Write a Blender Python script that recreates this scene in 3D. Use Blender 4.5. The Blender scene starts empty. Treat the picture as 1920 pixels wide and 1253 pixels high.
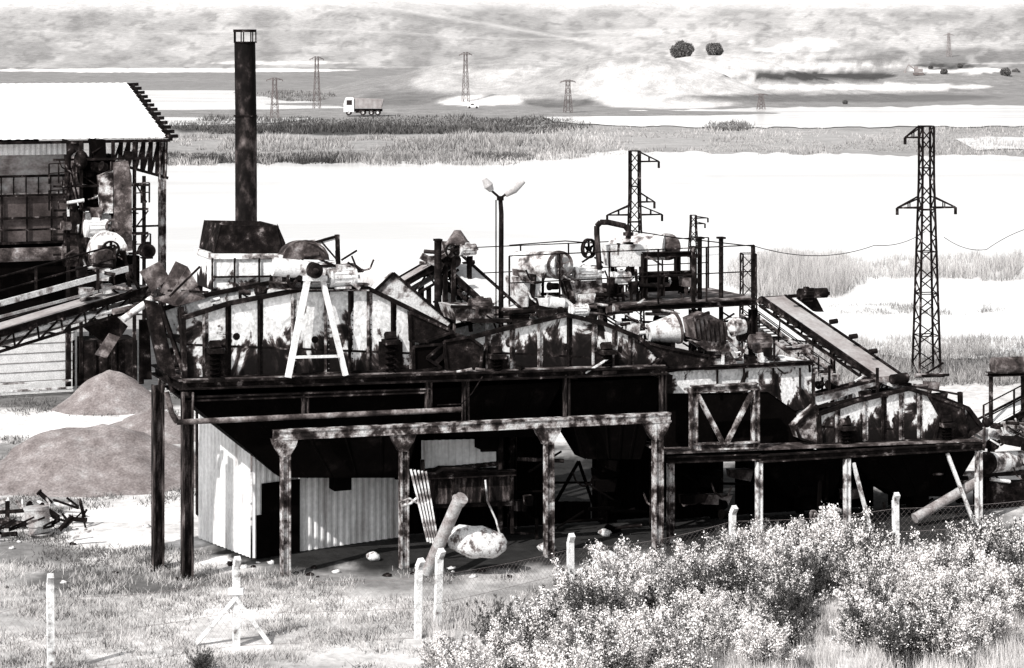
import bpy, math, random
import numpy as np
from mathutils import Vector as V, Matrix
random.seed(7); rng=np.random.default_rng(7)
H=14.1; FP=4200.0
def W(px,py,d): return V(((px-960)*d/FP, d, H-(py-90)*d/FP))
def G(px,py):
    d=H*FP/(py-90); return V(((px-960)*d/FP,d,0))
def dF(px): return 59.5+0.005*(px-350)
def L(px,py,off=0): return W(px,py,dF(px)+off)
NB=V((-.38,.925,0)); AL=V((.925,.38,0))
col=bpy.context.scene.collection
# ---------------------------------------------------------------- materials
def tint(g):
    k=max(0,1-g*2.0); return (g*(1+.16*k),g*(1-.06*k),g*(1-.09*k),1)
def mat(name,stops,scale=3,stretch=(1,1,1),rough=.8,metal=0,bump=.2,detail=6,grad=0,fine=.0,dist=0.0,spec=.25):
    m=bpy.data.materials.new(name); m.use_nodes=True; n=m.node_tree; N=n.nodes; K=n.links
    b=N['Principled BSDF']; b.inputs['Roughness'].default_value=rough; b.inputs['Metallic'].default_value=metal
    b.inputs['Specular IOR Level'].default_value=spec
    tc=N.new('ShaderNodeTexCoord'); mp=N.new('ShaderNodeMapping'); mp.inputs['Scale'].default_value=stretch
    K.new(tc.outputs['Object'],mp.inputs[0])
    no=N.new('ShaderNodeTexNoise'); no.inputs['Scale'].default_value=scale; no.inputs['Detail'].default_value=detail
    no.inputs['Roughness'].default_value=.62; no.inputs['Distortion'].default_value=dist
    K.new(mp.outputs[0],no.inputs[0]); src=no.outputs[0]
    if grad:
        sp=N.new('ShaderNodeSeparateXYZ'); K.new(tc.outputs['Generated'],sp.inputs[0])
        ma=N.new('ShaderNodeMath'); ma.operation='MULTIPLY_ADD'; ma.inputs[1].default_value=grad
        K.new(sp.outputs[2],ma.inputs[0]); K.new(src,ma.inputs[2]); src=ma.outputs[0]
    cr=N.new('ShaderNodeValToRGB'); e=cr.color_ramp.elements
    while len(e)>1: e.remove(e[0])
    e[0].position=stops[0][0]; e[0].color=tint(stops[0][1])
    for p,g in stops[1:]:
        q=e.new(p); q.color=tint(g)
    K.new(src,cr.inputs[0]); out=cr.outputs[0]
    if fine:
        n2=N.new('ShaderNodeTexNoise'); n2.inputs['Scale'].default_value=scale*9; n2.inputs['Detail'].default_value=4
        K.new(tc.outputs['Object'],n2.inputs[0])
        mr=N.new('ShaderNodeMapRange'); mr.inputs[1].default_value=.3; mr.inputs[2].default_value=.7
        mr.inputs[3].default_value=1-fine; mr.inputs[4].default_value=1+fine*.4; K.new(n2.outputs[0],mr.inputs[0])
        mx=N.new('ShaderNodeVectorMath'); mx.operation='SCALE'; K.new(out,mx.inputs[0]); K.new(mr.outputs[0],mx.inputs['Scale']); out=mx.outputs[0]
    K.new(out,b.inputs['Base Color'])
    if bump:
        bp=N.new('ShaderNodeBump'); bp.inputs['Strength'].default_value=bump; bp.inputs['Distance'].default_value=.05
        K.new(no.outputs[0],bp.inputs['Height']); K.new(bp.outputs[0],b.inputs['Normal'])
    return m
DARK=mat('rusty_dark_steel',[(.38,.004),(.52,.010),(.62,.03),(.69,.24)],3,fine=.5,rough=.95,spec=.05)
BLACK=mat('shade_black_steel',[(.3,.0015),(.6,.003),(.75,.01)],2,fine=.3,rough=1,spec=.02)  # near-black base colour stands in for the shade under the decks
RUST=mat('flaking_steel',[(.38,.012),(.47,.05),(.54,.3),(.62,.6)],2.6,fine=.5,rough=.85,spec=.1)
def peel(nm,o,sc,g=.28):
    return mat(nm,[(.47+o,.006),(.53+o,.018),(.56+o,.10),(.578+o,.6),(.62+o,.85),(.69+o,.6),(.72+o,.9),(.95,.92)],sc,stretch=(1,1,.65),grad=g,fine=.3,detail=8,dist=.6,rough=.7,spec=.1)
PEEL=peel('peeling_white_paint',.022,1.2)
PEEL3=peel('blistered_white_paint',.05,1.5,.26)
PEEL2=peel('half_peeled_paint',.045,1.3,.22)
WHITE=mat('worn_white_paint',[(.28,.3),(.4,.7),(.55,.85),(.8,.88)],2.5,fine=.25,rough=.6)
LIGHT=mat('pale_dirty_steel',[(.36,.03),(.44,.3),(.50,.75),(.7,.88)],2.2,fine=.3,rough=.6)
MID=mat('grey_steel',[(.34,.012),(.48,.06),(.60,.22),(.7,.5)],2,fine=.4,rough=.7,spec=.1)
GALV=mat('galvanised_sheet',[(.28,.35),(.42,.7),(.55,.88),(.75,.9)],.9,stretch=(1.6,1.6,.35),fine=.15,rough=.5)
ROOF=mat('white_roof_sheet',[(.2,.9),(.5,.93),(.8,.95)],.5,fine=.04,rough=.6,bump=.02)
BELT=mat('dusty_rubber_belt',[(.3,.5),(.45,.65),(.6,.8)],1.2,fine=.2)
BELTG=mat('grey_rubber_belt',[(.3,.22),(.5,.34),(.7,.46)],1.2,fine=.2)
BRICK=mat('pale_block_wall',[(.3,.6),(.5,.75),(.7,.85)],3,fine=.3)
CONC=mat('weathered_concrete',[(.32,.12),(.40,.5),(.50,.85),(.75,.9)],4,fine=.35)
STACK=mat('sooty_chimney_steel',[(.45,.22),(.60,.15),(.68,.06),(.76,.012),(.84,.005),(1.0,.004)],1.6,stretch=(1,1,.6),fine=.3,rough=.8,grad=.36,spec=.08)
PIPEM=mat('pale_pipe_steel',[(.3,.12),(.45,.3),(.6,.5)],2.5,fine=.4,rough=.7)
GRAVEL=mat('gravel',[(.3,.13),(.45,.2),(.58,.27),(.72,.42)],1.6,fine=.4,rough=1,bump=.5,detail=9)
ROCK=mat('pale_rock',[(.36,.08),(.43,.3),(.48,.75),(.7,.85)],5,fine=.4,bump=.8)
GLASS=mat('dark_glass',[(.3,.02),(.7,.04)],1,rough=.1,bump=0)
TYRE=mat('tyre_rubber',[(.3,.01),(.7,.03)],3)
HAZE=mat('haze_grey_steel',[(.3,.08),(.7,.16)],1,bump=0)  # distance haze put into the base colour of far steel
HAZE2=mat('hazy_far_steel',[(.3,.2),(.7,.3)],1,bump=0)  # paler still, more haze painted in for the farthest machines
COLM=mat('streaked_column_steel',[(.4,.006),(.5,.02),(.6,.09),(.7,.25)],3,stretch=(2,2,.4),fine=.5,rough=.9,spec=.1)
def attrmat(name,rough=.95,noise=None):
    m=bpy.data.materials.new(name); m.use_nodes=True; n=m.node_tree; N=n.nodes; K=n.links; b=N['Principled BSDF']
    b.inputs['Roughness'].default_value=rough; b.inputs['Specular IOR Level'].default_value=.05
    a=N.new('ShaderNodeAttribute'); a.attribute_name='tone'; out=a.outputs['Color']
    if noise:
        geo=N.new('ShaderNodeNewGeometry')
        for sc,amt in noise:
            no=N.new('ShaderNodeTexNoise'); no.inputs['Scale'].default_value=sc; no.inputs['Detail'].default_value=7; no.inputs['Roughness'].default_value=.65
            K.new(geo.outputs['Position'],no.inputs[0])
            mr=N.new('ShaderNodeMapRange'); mr.inputs[1].default_value=.33; mr.inputs[2].default_value=.67
            mr.inputs[3].default_value=1-amt; mr.inputs[4].default_value=1+amt*.6; K.new(no.outputs[0],mr.inputs[0])
            s=N.new('ShaderNodeVectorMath'); s.operation='SCALE'; K.new(out,s.inputs[0]); K.new(mr.outputs[0],s.inputs['Scale']); out=s.outputs[0]
        bp=N.new('ShaderNodeBump'); bp.inputs['Strength'].default_value=.5; bp.inputs['Distance'].default_value=.15
        K.new(no.outputs[0],bp.inputs['Height']); K.new(bp.outputs[0],b.inputs['Normal'])
    K.new(out,b.inputs['Base Color'])
    return m
GROUND=attrmat('dry_ground',noise=[(.02,.10),(.25,.25),(2.2,.32)])
GRASS=attrmat('grass_blades')
# ---------------------------------------------------------------- mesh builder
class M:
    def __init__(s): s.v=[]; s.f=[]; s.sm=[]
    def add(s,vs,fs,sm=False):
        o=len(s.v); s.v+= [V(a) for a in vs]; s.f+=[[i+o for i in f] for f in fs]; s.sm+=[sm]*len(fs); return s
    def frame(s,a,b):
        d=(b-a).normalized(); up=V((0,0,1)) if abs(d.z)<.95 else V(AL)
        x=d.cross(up).normalized(); y=x.cross(d).normalized(); return d,x,y
    def beam(s,a,b,w,h=None):
        h=h or w; a=V(a);b=V(b); d,x,y=s.frame(a,b); x=x*w/2; y=y*h/2
        vs=[a-x-y,a+x-y,a+x+y,a-x+y,b-x-y,b+x-y,b+x+y,b-x+y]
        return s.add(vs,[(0,1,2,3),(7,6,5,4),(0,4,5,1),(1,5,6,2),(2,6,7,3),(3,7,4,0)])
    def ib(s,a,b,w,h,t=.03):
        a=V(a);b=V(b); d,x,y=s.frame(a,b)
        s.beam(a,b,t,h-2*t-.004); o=y*(h/2-t/2); s.beam(a+o,b+o,w,t); s.beam(a-o,b-o,w,t); return s
    def cyl(s,a,b,r,r2=None,n=18,cap=True):
        r2=r if r2 is None else r2; a=V(a);b=V(b); d,x,y=s.frame(a,b); vs=[]
        for c,R in((a,r),(b,r2)):
            for i in range(n):
                t=2*math.pi*i/n; vs.append(c+x*R*math.cos(t)+y*R*math.sin(t))
        s.add(vs,[(i,(i+1)%n,n+(i+1)%n,n+i) for i in range(n)],True)
        if cap: s.add(vs,[tuple(range(n))[::-1],tuple(range(n,2*n))])
        return s
    def tube(s,pts,r,n=8):
        for a,b in zip(pts,pts[1:]): s.cyl(a,b,r,n=n)
        return s
    def prism(s,pts,vec):
        n=len(pts); pts=[V(p) for p in pts]; vec=V(vec); vs=pts+[p+vec for p in pts]
        return s.add(vs,[tuple(range(n)),tuple(range(n,2*n))[::-1]]+[(i,n+i,n+(i+1)%n,(i+1)%n) for i in range(n)])
    def plate(s,A,B,C,D,t=.03):
        A,B,C,D=map(V,(A,B,C,D)); nn=(B-A).cross(D-A).normalized()*t; return s.prism([A,B,C,D],nn)
    def corr(s,A,B,C,D,pitch=.22,amp=.035,t=.0):
        A,B,C,D=map(V,(A,B,C,D)); n=max(2,int((B-A).length/pitch)); nn=(B-A).cross(D-A).normalized()*amp
        vs=[];k=0
        for i in range(n):
            for fr,o in((0,0),(.3,0),(.5,1),(.8,1)):
                u=(i+fr)/n; p=A.lerp(B,u)+nn*o; q=D.lerp(C,u)+nn*o; vs+=[p,q]; k+=1
        return s.add(vs,[(2*i,2*i+2,2*i+3,2*i+1) for i in range(k-1)])
    def box(s,c,sx,sy,sz,yaw=None):
        c=V(c); a=AL if yaw is None else V((math.cos(yaw),math.sin(yaw),0))
        return s.beam(c-a*sx/2,c+a*sx/2,sy,sz)
    def ball(s,c,r,n=12,m=8,sq=(1,1,1)):
        c=V(c); vs=[]
        for j in range(m+1):
            p=math.pi*j/m
            for i in range(n):
                t=2*math.pi*i/n; vs.append(c+V((r*sq[0]*math.sin(p)*math.cos(t),r*sq[1]*math.sin(p)*math.sin(t),r*sq[2]*math.cos(p))))
        return s.add(vs,[(j*n+i,(j+1)*n+i,(j+1)*n+(i+1)%n,j*n+(i+1)%n) for j in range(m) for i in range(n)],True)
def mesh(name,mb,mt,base):
    me=bpy.data.meshes.new(name); b=V(base)
    me.from_pydata([tuple(p-b) for p in mb.v],[],mb.f); me.polygons.foreach_set('use_smooth',mb.sm); me.materials.append(mt); me.update()
    o=bpy.data.objects.new(name,me); return o
def T(name,label,cat,base,group=None):
    o=bpy.data.objects.new(name,None); o.location=base; o.empty_display_size=.3
    o['label']=label; o['category']=cat
    if group: o['group']=group
    col.objects.link(o); return o
def part(par,name,mb,mt,label=None):
    base=V(par.location)
    if par.get('_b') is not None: base=V(par['_b'])
    o=mesh(name,mb,mt,base); o.parent=par; col.objects.link(o); o['_b']=tuple(base)
    if label:o['label']=label
    return o
def solo(name,mb,mt,label,cat,base,group=None):
    o=mesh(name,mb,mt,base); o.location=base; o['label']=label; o['category']=cat
    if group:o['group']=group
    col.objects.link(o); return o
def fast(name,verts,k,mt,tones=None):
    nv=len(verts); nf=nv//k; me=bpy.data.meshes.new(name)
    me.vertices.add(nv); me.vertices.foreach_set('co',verts.astype(np.float32).ravel())
    me.loops.add(nv); me.loops.foreach_set('vertex_index',np.arange(nv,dtype=np.int32))
    me.polygons.add(nf); me.polygons.foreach_set('loop_start',np.arange(0,nv,k,dtype=np.int32))
    me.update(calc_edges=True); me.validate()
    if tones is not None:
        at=me.color_attributes.new('tone','FLOAT_COLOR','POINT'); c=np.ones((nv,4),np.float32)
        c[:,0]=tones;c[:,1]=tones*.97;c[:,2]=tones*.96; at.data.foreach_set('color',c.ravel())
    me.materials.append(mt); return me
# ---------------------------------------------------------------- terrain
def vn(x,y,seed=0):
    x=np.asarray(x,float);y=np.asarray(y,float)
    xi=np.floor(x);yi=np.floor(y);fx=x-xi;fy=y-yi;fx=fx*fx*(3-2*fx);fy=fy*fy*(3-2*fy)
    def h(a,b):
        s=np.sin(a*127.1+b*311.7+seed*74.7)*43758.5453; return s-np.floor(s)
    return (h(xi,yi)*(1-fx)+h(xi+1,yi)*fx)*(1-fy)+(h(xi,yi+1)*(1-fx)+h(xi+1,yi+1)*fx)*fy
def fbm(x,y,o=4,seed=0):
    r=0;a=.5;t=0
    for i in range(o): r=r+a*vn(x*2**i,y*2**i,seed+i);t+=a;a*=.55
    return r/t
def ss(a,b,x):
    t=np.clip((x-a)/(b-a),0,1); return t*t*(3-2*t)
bumps=[(1190,600,12.2,30,42,2.6),(1120,575,7,24,22,2),(950,680,10.8,40,55,2.6),(800,700,6.5,30,40,2),(1530,760,5.0,34,18,3),(1540,940,11.5,60,60,4),(1340,660,12.0,34,50,2.6),
       (1800,820,6,40,40,2),(1000,560,3.4,36,15,2),(1250,550,3,26,12,2),(1640,700,2.5,40,12,3),(720,480,1.2,60,20,2),(620,330,.5,40,15,2)]
def hT(x,y):
    x=np.asarray(x,float);y=np.asarray(y,float)
    z=.10*(fbm(x*.35,y*.35,3,3)-.5)*ss(20,40,y)*(1-ss(75,90,y))-.03
    bz=0*x; er=np.abs(fbm(x*.07+y*.02,y*.03,4,5)-.5)*2
    for px,d,zt,sx,sy,p in bumps:
        cx=(px-960)*d/FP; q=np.abs((x-cx)/sx)**p+np.abs((y-d)/sy)**p; e=np.exp(-q)
        bz=np.maximum(bz,zt*(e-.42*er*e*(1-e)*2.2)*(.92+.16*fbm(x*.05,y*.04,3,7)))
    z=z+bz
    u=x/np.maximum(y,1)
    far=ss(1050,2900,y)
    z=z+far*(86+34*(fbm(u*9+3,y*.0012,3,9)-.5)+26*(fbm(x*.006,y*.004,5,2)-.5))
    rid=ss(.06,-.10,u)
    z=z+rid*(20+10*fbm(u*14,y*.001,3,21))*np.exp(-((y-1800)/350)**2)
    rid2=ss(.0,.12,u)
    z=z+rid2*(8+12*fbm(u*20,y*.001,3,41))*np.exp(-((y-1500)/160)**2)
    z=z+ss(700,1100,y)*6*fbm(x*.02,y*.01,4,8)
    z=z-ss(2900,4500,y)*30
    return z
nr,nc=800,460
ds=np.concatenate([np.linspace(-40,24,12),25*np.exp(np.linspace(0,math.log(6500/25),nr))]); nr=len(ds)
us=np.concatenate([-np.linspace(1.2,.3,20),np.linspace(-.28,.28,nc),np.linspace(.3,1.2,20)]); nc=len(us)
D,U=np.meshgrid(ds,us,indexing='ij'); X=U*np.maximum(D,40); Y=D
Z=hT(X,Y)
Dn=np.maximum(Y,20); PX=960+FP*X/Dn; PY=90+FP*(H-Z)/Dn
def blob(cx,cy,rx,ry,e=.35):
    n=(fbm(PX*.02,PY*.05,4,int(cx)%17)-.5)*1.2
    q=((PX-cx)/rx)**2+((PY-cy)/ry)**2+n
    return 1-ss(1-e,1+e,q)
tone=np.full(X.shape,.55)
n1=fbm(X*.25,Y*.25,5,31)
near=.62+.55*(n1-.5)*2
tone=np.where(PY>1000,near,tone)
def mix(v,m):
    global tone; tone=tone*(1-m)+v*m
mix(.72,ss(640,760,PY)*(1-ss(1040,1090,PY)))
mix(.16,blob(150,750,260,18)); mix(.95,blob(100,795,280,24,.15)); mix(.22,blob(200,870,280,45)*.9); mix(.95,blob(250,962,170,14,.15)); mix(.9,blob(230,1015,150,16,.2)); mix(.26,blob(60,945,100,16))
mix(.12,blob(230,1090,200,26)*.9); mix(.16,blob(60,1040,110,26)*.8);mix(.16,blob(620,1085,260,20)*.8)
mix(.03,blob(800,1030,440,45)); mix(.03,blob(1500,980,440,75)); mix(.03,blob(1050,940,440,100))  # painted shade: ground blackened beneath the decks
mix(.9,blob(560,1140,280,20)*.8); mix(.9,blob(1000,1160,160,22)*.7); mix(.85,blob(250,1215,260,22)*.7)
mix(.9,blob(390,1050,50,9))
mix(.35,ss(520,640,PY)*(1-ss(690,740,PY))*.7)
mix(.30,(PY<312)*(PY>235)*.8)
mix(.07,blob(640,242,330,11)); mix(.09,blob(500,300,240,9)); mix(.08,blob(900,212,140,8))
mix(.42,blob(1500,262,420,20)*.8)
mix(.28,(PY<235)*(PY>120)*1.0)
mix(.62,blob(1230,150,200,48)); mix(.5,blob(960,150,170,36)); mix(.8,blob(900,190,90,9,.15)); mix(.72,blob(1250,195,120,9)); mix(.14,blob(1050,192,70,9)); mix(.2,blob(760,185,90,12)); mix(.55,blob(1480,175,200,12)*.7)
st=fbm(PX*.022+PY*.03,PY*.025,5,91); mix(.36,blob(1180,150,260,50)*ss(.5,.66,st)*.7); mix(.82,blob(1180,140,240,50)*ss(.47,.34,st)*.7)  # light and dark streaks paint shading into the heap fissures
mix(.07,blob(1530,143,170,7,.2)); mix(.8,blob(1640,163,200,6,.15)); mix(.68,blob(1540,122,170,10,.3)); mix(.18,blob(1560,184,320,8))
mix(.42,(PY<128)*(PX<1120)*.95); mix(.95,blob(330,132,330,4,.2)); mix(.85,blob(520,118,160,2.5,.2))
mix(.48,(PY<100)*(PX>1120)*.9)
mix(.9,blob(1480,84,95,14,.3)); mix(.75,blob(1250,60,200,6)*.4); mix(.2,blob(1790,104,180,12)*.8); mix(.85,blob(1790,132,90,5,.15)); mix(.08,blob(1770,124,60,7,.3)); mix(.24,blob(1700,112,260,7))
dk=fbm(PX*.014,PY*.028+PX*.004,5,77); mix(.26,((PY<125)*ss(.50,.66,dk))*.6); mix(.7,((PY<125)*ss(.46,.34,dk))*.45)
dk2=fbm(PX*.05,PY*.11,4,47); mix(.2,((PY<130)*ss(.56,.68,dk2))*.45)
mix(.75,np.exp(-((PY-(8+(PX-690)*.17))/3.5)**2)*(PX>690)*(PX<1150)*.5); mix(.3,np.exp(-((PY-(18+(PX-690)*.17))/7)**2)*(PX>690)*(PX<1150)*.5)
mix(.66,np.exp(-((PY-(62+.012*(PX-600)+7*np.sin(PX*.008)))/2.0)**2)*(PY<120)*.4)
mix(.85,ss(30,0,PY)*.75)  # painted haze: hills whiten towards the crest
me=bpy.data.meshes.new('ground')
vs=np.stack([X,Y,Z],-1).reshape(-1,3); me.vertices.add(len(vs)); me.vertices.foreach_set('co',vs.astype(np.float32).ravel())
ii=np.arange(nr*nc).reshape(nr,nc); q=np.stack([ii[:-1,:-1],ii[:-1,1:],ii[1:,1:],ii[1:,:-1]],-1).reshape(-1,4)
me.loops.add(q.size); me.loops.foreach_set('vertex_index',q.ravel().astype(np.int32)); me.polygons.add(len(q)); me.polygons.foreach_set('loop_start',np.arange(0,q.size,4,dtype=np.int32))
me.polygons.foreach_set('use_smooth',np.ones(len(q),bool)); me.update(calc_edges=True)
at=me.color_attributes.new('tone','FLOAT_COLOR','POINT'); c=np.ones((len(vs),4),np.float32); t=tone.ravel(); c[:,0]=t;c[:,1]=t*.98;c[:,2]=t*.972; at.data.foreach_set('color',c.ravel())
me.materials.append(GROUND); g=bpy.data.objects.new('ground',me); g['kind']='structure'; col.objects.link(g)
def gz(x,y): return float(hT(x,y))
# water
wm=bpy.data.materials.new('sky_white_water'); wm.use_nodes=True; WN=wm.node_tree.nodes; WK=wm.node_tree.links; b=WN['Principled BSDF']; b.inputs['Roughness'].default_value=.12; b.inputs['IOR'].default_value=1.3; b.inputs['Specular IOR Level'].default_value=.5  # white base colour stands in for the reflected sky
no=WN.new('ShaderNodeTexNoise'); no.inputs['Scale'].default_value=.8; no.inputs['Detail'].default_value=3
bp=WN.new('ShaderNodeBump'); bp.inputs['Strength'].default_value=.10; bp.inputs['Distance'].default_value=.1
ge=WN.new('ShaderNodeNewGeometry'); WK.new(ge.outputs['Position'],no.inputs[0])
WK.new(no.outputs[0],bp.inputs['Height']); WK.new(bp.outputs[0],b.inputs['Normal'])
mp=WN.new('ShaderNodeMapping'); mp.inputs['Scale'].default_value=(.02,.05,1); WK.new(ge.outputs['Position'],mp.inputs[0]); n2=WN.new('ShaderNodeTexNoise'); n2.inputs['Scale'].default_value=1; n2.inputs['Detail'].default_value=6; WK.new(mp.outputs[0],n2.inputs[0])
cr=WN.new('ShaderNodeValToRGB'); cr.color_ramp.elements[0].position=.36; cr.color_ramp.elements[0].color=(.76,.75,.745,1); cr.color_ramp.elements[1].position=.5; cr.color_ramp.elements[1].color=(.98,.975,.97,1); WK.new(n2.outputs[0],cr.inputs[0]); WK.new(cr.outputs[0],b.inputs['Base Color'])  # greyer patches paint soft bank reflections into the water colour
def water(pts,jit,name='lake_water',z=.07):
    out=[]
    for (a,b) in zip(pts,pts[1:]+pts[:1]):
        n=max(2,int(abs(a[0]-b[0])/8))
        for i in range(n):
            t=i/n; x=a[0]+(b[0]-a[0])*t; y=a[1]+(b[1]-a[1])*t; y+=(float(fbm(x*.03,y*.1,5,4))-.5)*jit
            p=G(x,y); out.append((p.x,p.y,z))
    me=bpy.data.meshes.new(name); me.from_pydata(out,[],[tuple(range(len(out)))]); me.materials.append(wm)
    o=bpy.data.objects.new(name,me); o['kind']='structure'; col.objects.link(o)
water([(-500,322),(300,312),(560,306),(760,303),(940,302),(1040,288),(1200,286),(1500,290),(1920,294),(2600,296),(2600,640),(1930,672),(1700,676),(1500,640),(900,600),(300,590),(-500,590)],16)
water([(200,166),(330,163),(440,166),(510,176),(520,188),(600,192),(660,205),(640,218),(500,232),(320,236),(150,236)],6,'pond_water')
water([(1010,216),(1200,208),(1500,203),(1920,198),(2500,196),(2500,236),(1920,238),(1500,240),(1200,238),(1040,230)],8,'pond_water',.12)
water([(-300,131),(240,131),(430,138),(420,150),(240,153),(-300,153)],3,'pond_water',.3)
water([(1790,262),(1860,258),(2000,262),(2000,280),(1830,282)],6,'pond_water',.1)
# ---------------------------------------------------------------- grass / reeds
def blades(name,P,h,w,tones,lean=.35,kind='stuff',mt=None):
    n=len(P); a=rng.uniform(0,2*np.pi,n); s=np.stack([np.cos(a),np.sin(a)*.5,np.zeros(n)],1)*(w/2)[:,None]
    b=rng.uniform(0,2*np.pi,n); ln=rng.normal(0,lean,n)*h
    top=P+np.stack([np.cos(b)*ln,np.sin(b)*ln,h],1)
    vs=np.stack([P-s,P+s,top],1).reshape(-1,3)
    me=fast(name,vs,3,mt or GRASS,np.repeat(tones,3)*np.tile([.5,.5,1.2],n))
    o=bpy.data.objects.new(name,me); o['kind']=kind; col.objects.link(o); return o
def scatterpx(n,x0,x1,y0,y1,fn=None):
    px=rng.uniform(x0,x1,n); py=rng.uniform(y0,y1,n)
    if fn is not None: k=fn(px,py); px,py=px[k],py[k]
    d=H*FP/(py-90); x=(px-960)*d/FP; return np.stack([x,d,hT(x,d)],1),px,py
P,px,py=scatterpx(6200,-60,1980,1035,1330,lambda a,b:(fbm(a*.010,b*.03,4,15)>.45)&~((b<1075)&(a>400)))
k=26; C=np.repeat(P,k,0); C[:,:2]+=rng.normal(0,.17,(len(C),2)); tt=np.repeat(np.where(rng.random(len(P))<.30,rng.uniform(.03,.14,len(P)),rng.uniform(.5,.95,len(P))),k)
blades('dry_grass',C,rng.uniform(.04,.20,len(C)),np.full(len(C),.017),tt*rng.uniform(.7,1.1,len(C)),.8)
P,px,py=scatterpx(4200,-60,370,735,1060,lambda a,b:(fbm(a*.02,b*.05,4,19)>.52)&~((b>778)&(b<818))&~((b>950)&(b<1025)&(a>120)))
C=np.repeat(P,10,0); C[:,:2]+=rng.normal(0,.2,(len(C),2)); blades('yard_grass',C,rng.uniform(.04,.18,len(C)),np.full(len(C),.03),rng.uniform(.05,.3,len(C)),.6)
def reeds(name,n,x0,x1,y0,y1,h,w,t,fn=None,lean=.15,fade=60):
    yc,ry=(y0+y1)/2,(y1-y0)/2
    def f2(a,b):
        e=np.minimum(a-x0,x1-a)/fade; ok=(np.abs(b-yc)/ry<np.clip(e,0,1)**.5*(.35+1.25*fbm(a*.014,a*0+y0*.1,5,int(x0)%13)))&(rng.random(len(a))<np.clip(e*1.5,0,1))
        return ok&fn(a,b) if fn is not None else ok
    P,px,py=scatterpx(n,x0,x1,y0,y1,f2); m=len(P); hh=(0.10+1.9*fbm(P[:,0]*.12,P[:,1]*.05,4,6)**1.6)
    blades(name,P,rng.uniform(h[0],h[1],m)*hh,np.full(m,w),rng.uniform(t[0],t[1],m)*(.5+1.0*fbm(P[:,0]*.08,P[:,1]*.03,3,16)),lean)
reeds('shore_reeds',26000,200,1130,256,312,(.3,1.4),.13,(.12,.6),lambda a,b:(fbm(a*.01,b*.08,3,2)>.34),.55,110)
reeds('shore_reeds',5200,270,690,288,309,(.4,1.2),.13,(.03,.12),None,.5)
reeds('shore_reeds',2600,870,1010,290,304,(.4,1.3),.13,(.03,.15),None,.5,30)
reeds('shore_reeds',14000,930,2100,240,292,(.2,.9),.13,(.3,.7),lambda a,b:(fbm(a*.01,b*.08,3,2)>.38),.6,110)
reeds('bank_grass',13000,290,1120,220,252,(.3,1.2),.2,(.03,.2),None,.6,120)
reeds('bank_grass',2000,480,660,168,190,(.3,1.2),.3,(.08,.3),lambda a,b:b>168+(a-500)*.12,.3)
reeds('bank_grass',900,1310,1420,232,246,(.4,1.3),.2,(.04,.2),None,.6,40)
reeds('lake_reeds',22000,1350,1640,470,566,(.5,2.2),.028,(.15,.7),None,.45,110)
reeds('lake_reeds',15000,1560,2080,480,530,(.3,1.6),.032,(.15,.7),lambda a,b:(fbm(a*.015,b*.06,3,14)>.4),.45,90)
reeds('lake_reeds',5500,1530,1890,572,594,(.15,.6),.035,(.1,.4),lambda a,b:fbm(a*.02,b*.1,3,3)>.42,.7,70)
reeds('lake_reeds',7000,1560,2080,636,670,(.15,.7),.035,(.2,.6),lambda a,b:fbm(a*.02,b*.1,3,5)>.42,.6,70)
reeds('lake_reeds',18000,1340,2080,660,724,(.15,.6),.035,(.12,.6),None,.6)
reeds('lake_reeds',4500,600,740,490,560,(.5,2.0),.03,(.5,.85),None,.3,40)
# ---------------------------------------------------------------- shrubs
LEAF=attrmat('broom_leaves')
def shrub_mesh(seed,R,Ht,flow,dark):
    r=np.random.default_rng(seed); ns=72; th=r.uniform(0,2*np.pi,ns); sp=r.uniform(.1,1,ns)**.7; hh=Ht*r.uniform(.5,1.2,ns)*(1-.30*sp**2)
    segs=[];leaf=[];lt=[];fl=[];ft=[]
    lob=1+.35*np.sin(th*3+seed)
    for i in range(ns):
        ux,uy=math.cos(th[i])*R*sp[i]*lob[i],math.sin(th[i])*R*sp[i]*lob[i]
        ts=np.linspace(0,1,7); pts=np.stack([ux*ts**1.2,uy*ts**1.2,hh[i]*(ts*1.15-.15*ts**2)],1); pts[1:]+=r.normal(0,.03,(6,3))
        for a,b in zip(pts,pts[1:]):
            w=np.array([.008,.004,0]); segs+=[a-w,a+w,b+w*.6,b-w*.6]
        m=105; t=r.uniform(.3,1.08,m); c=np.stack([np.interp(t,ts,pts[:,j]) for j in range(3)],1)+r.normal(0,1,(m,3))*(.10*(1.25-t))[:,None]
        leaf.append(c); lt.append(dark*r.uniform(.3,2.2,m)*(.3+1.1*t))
        if flow>0 and r.random()<.8:
            m=int(flow*(.4+2.4*r.random()**1.5))
            cc=r.uniform(.5,1.0,3); t=np.clip(cc[r.integers(0,3,m)]+r.normal(0,.08,m),.35,1.06); c=np.stack([np.interp(t,ts,pts[:,j]) for j in range(3)],1)+r.normal(0,.065,(m,3)); fl.append(c); ft.append(r.uniform(.78,.98,m))
    def quads(C,s,el=1,up=0):
        n=len(C); a=r.normal(0,1,(n,3)); a[:,2]+=up; a/=np.linalg.norm(a,axis=1)[:,None]; b=np.cross(a,r.normal(0,1,(n,3))); b/=np.linalg.norm(b,axis=1)[:,None]
        S=(s*r.uniform(.6,1.3,n))[:,None]; a=a*S*el; b=b*S; return np.stack([C-a,C+b*.6,C+a,C-b*.6],1).reshape(-1,3)
    leaf=np.concatenate(leaf); lt=np.concatenate(lt)
    segs=np.array(segs)
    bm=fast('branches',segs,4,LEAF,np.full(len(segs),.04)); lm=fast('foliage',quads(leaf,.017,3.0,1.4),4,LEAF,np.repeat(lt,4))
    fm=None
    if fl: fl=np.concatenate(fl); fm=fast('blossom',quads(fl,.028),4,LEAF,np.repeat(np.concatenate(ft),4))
    return bm,lm,fm
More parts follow.
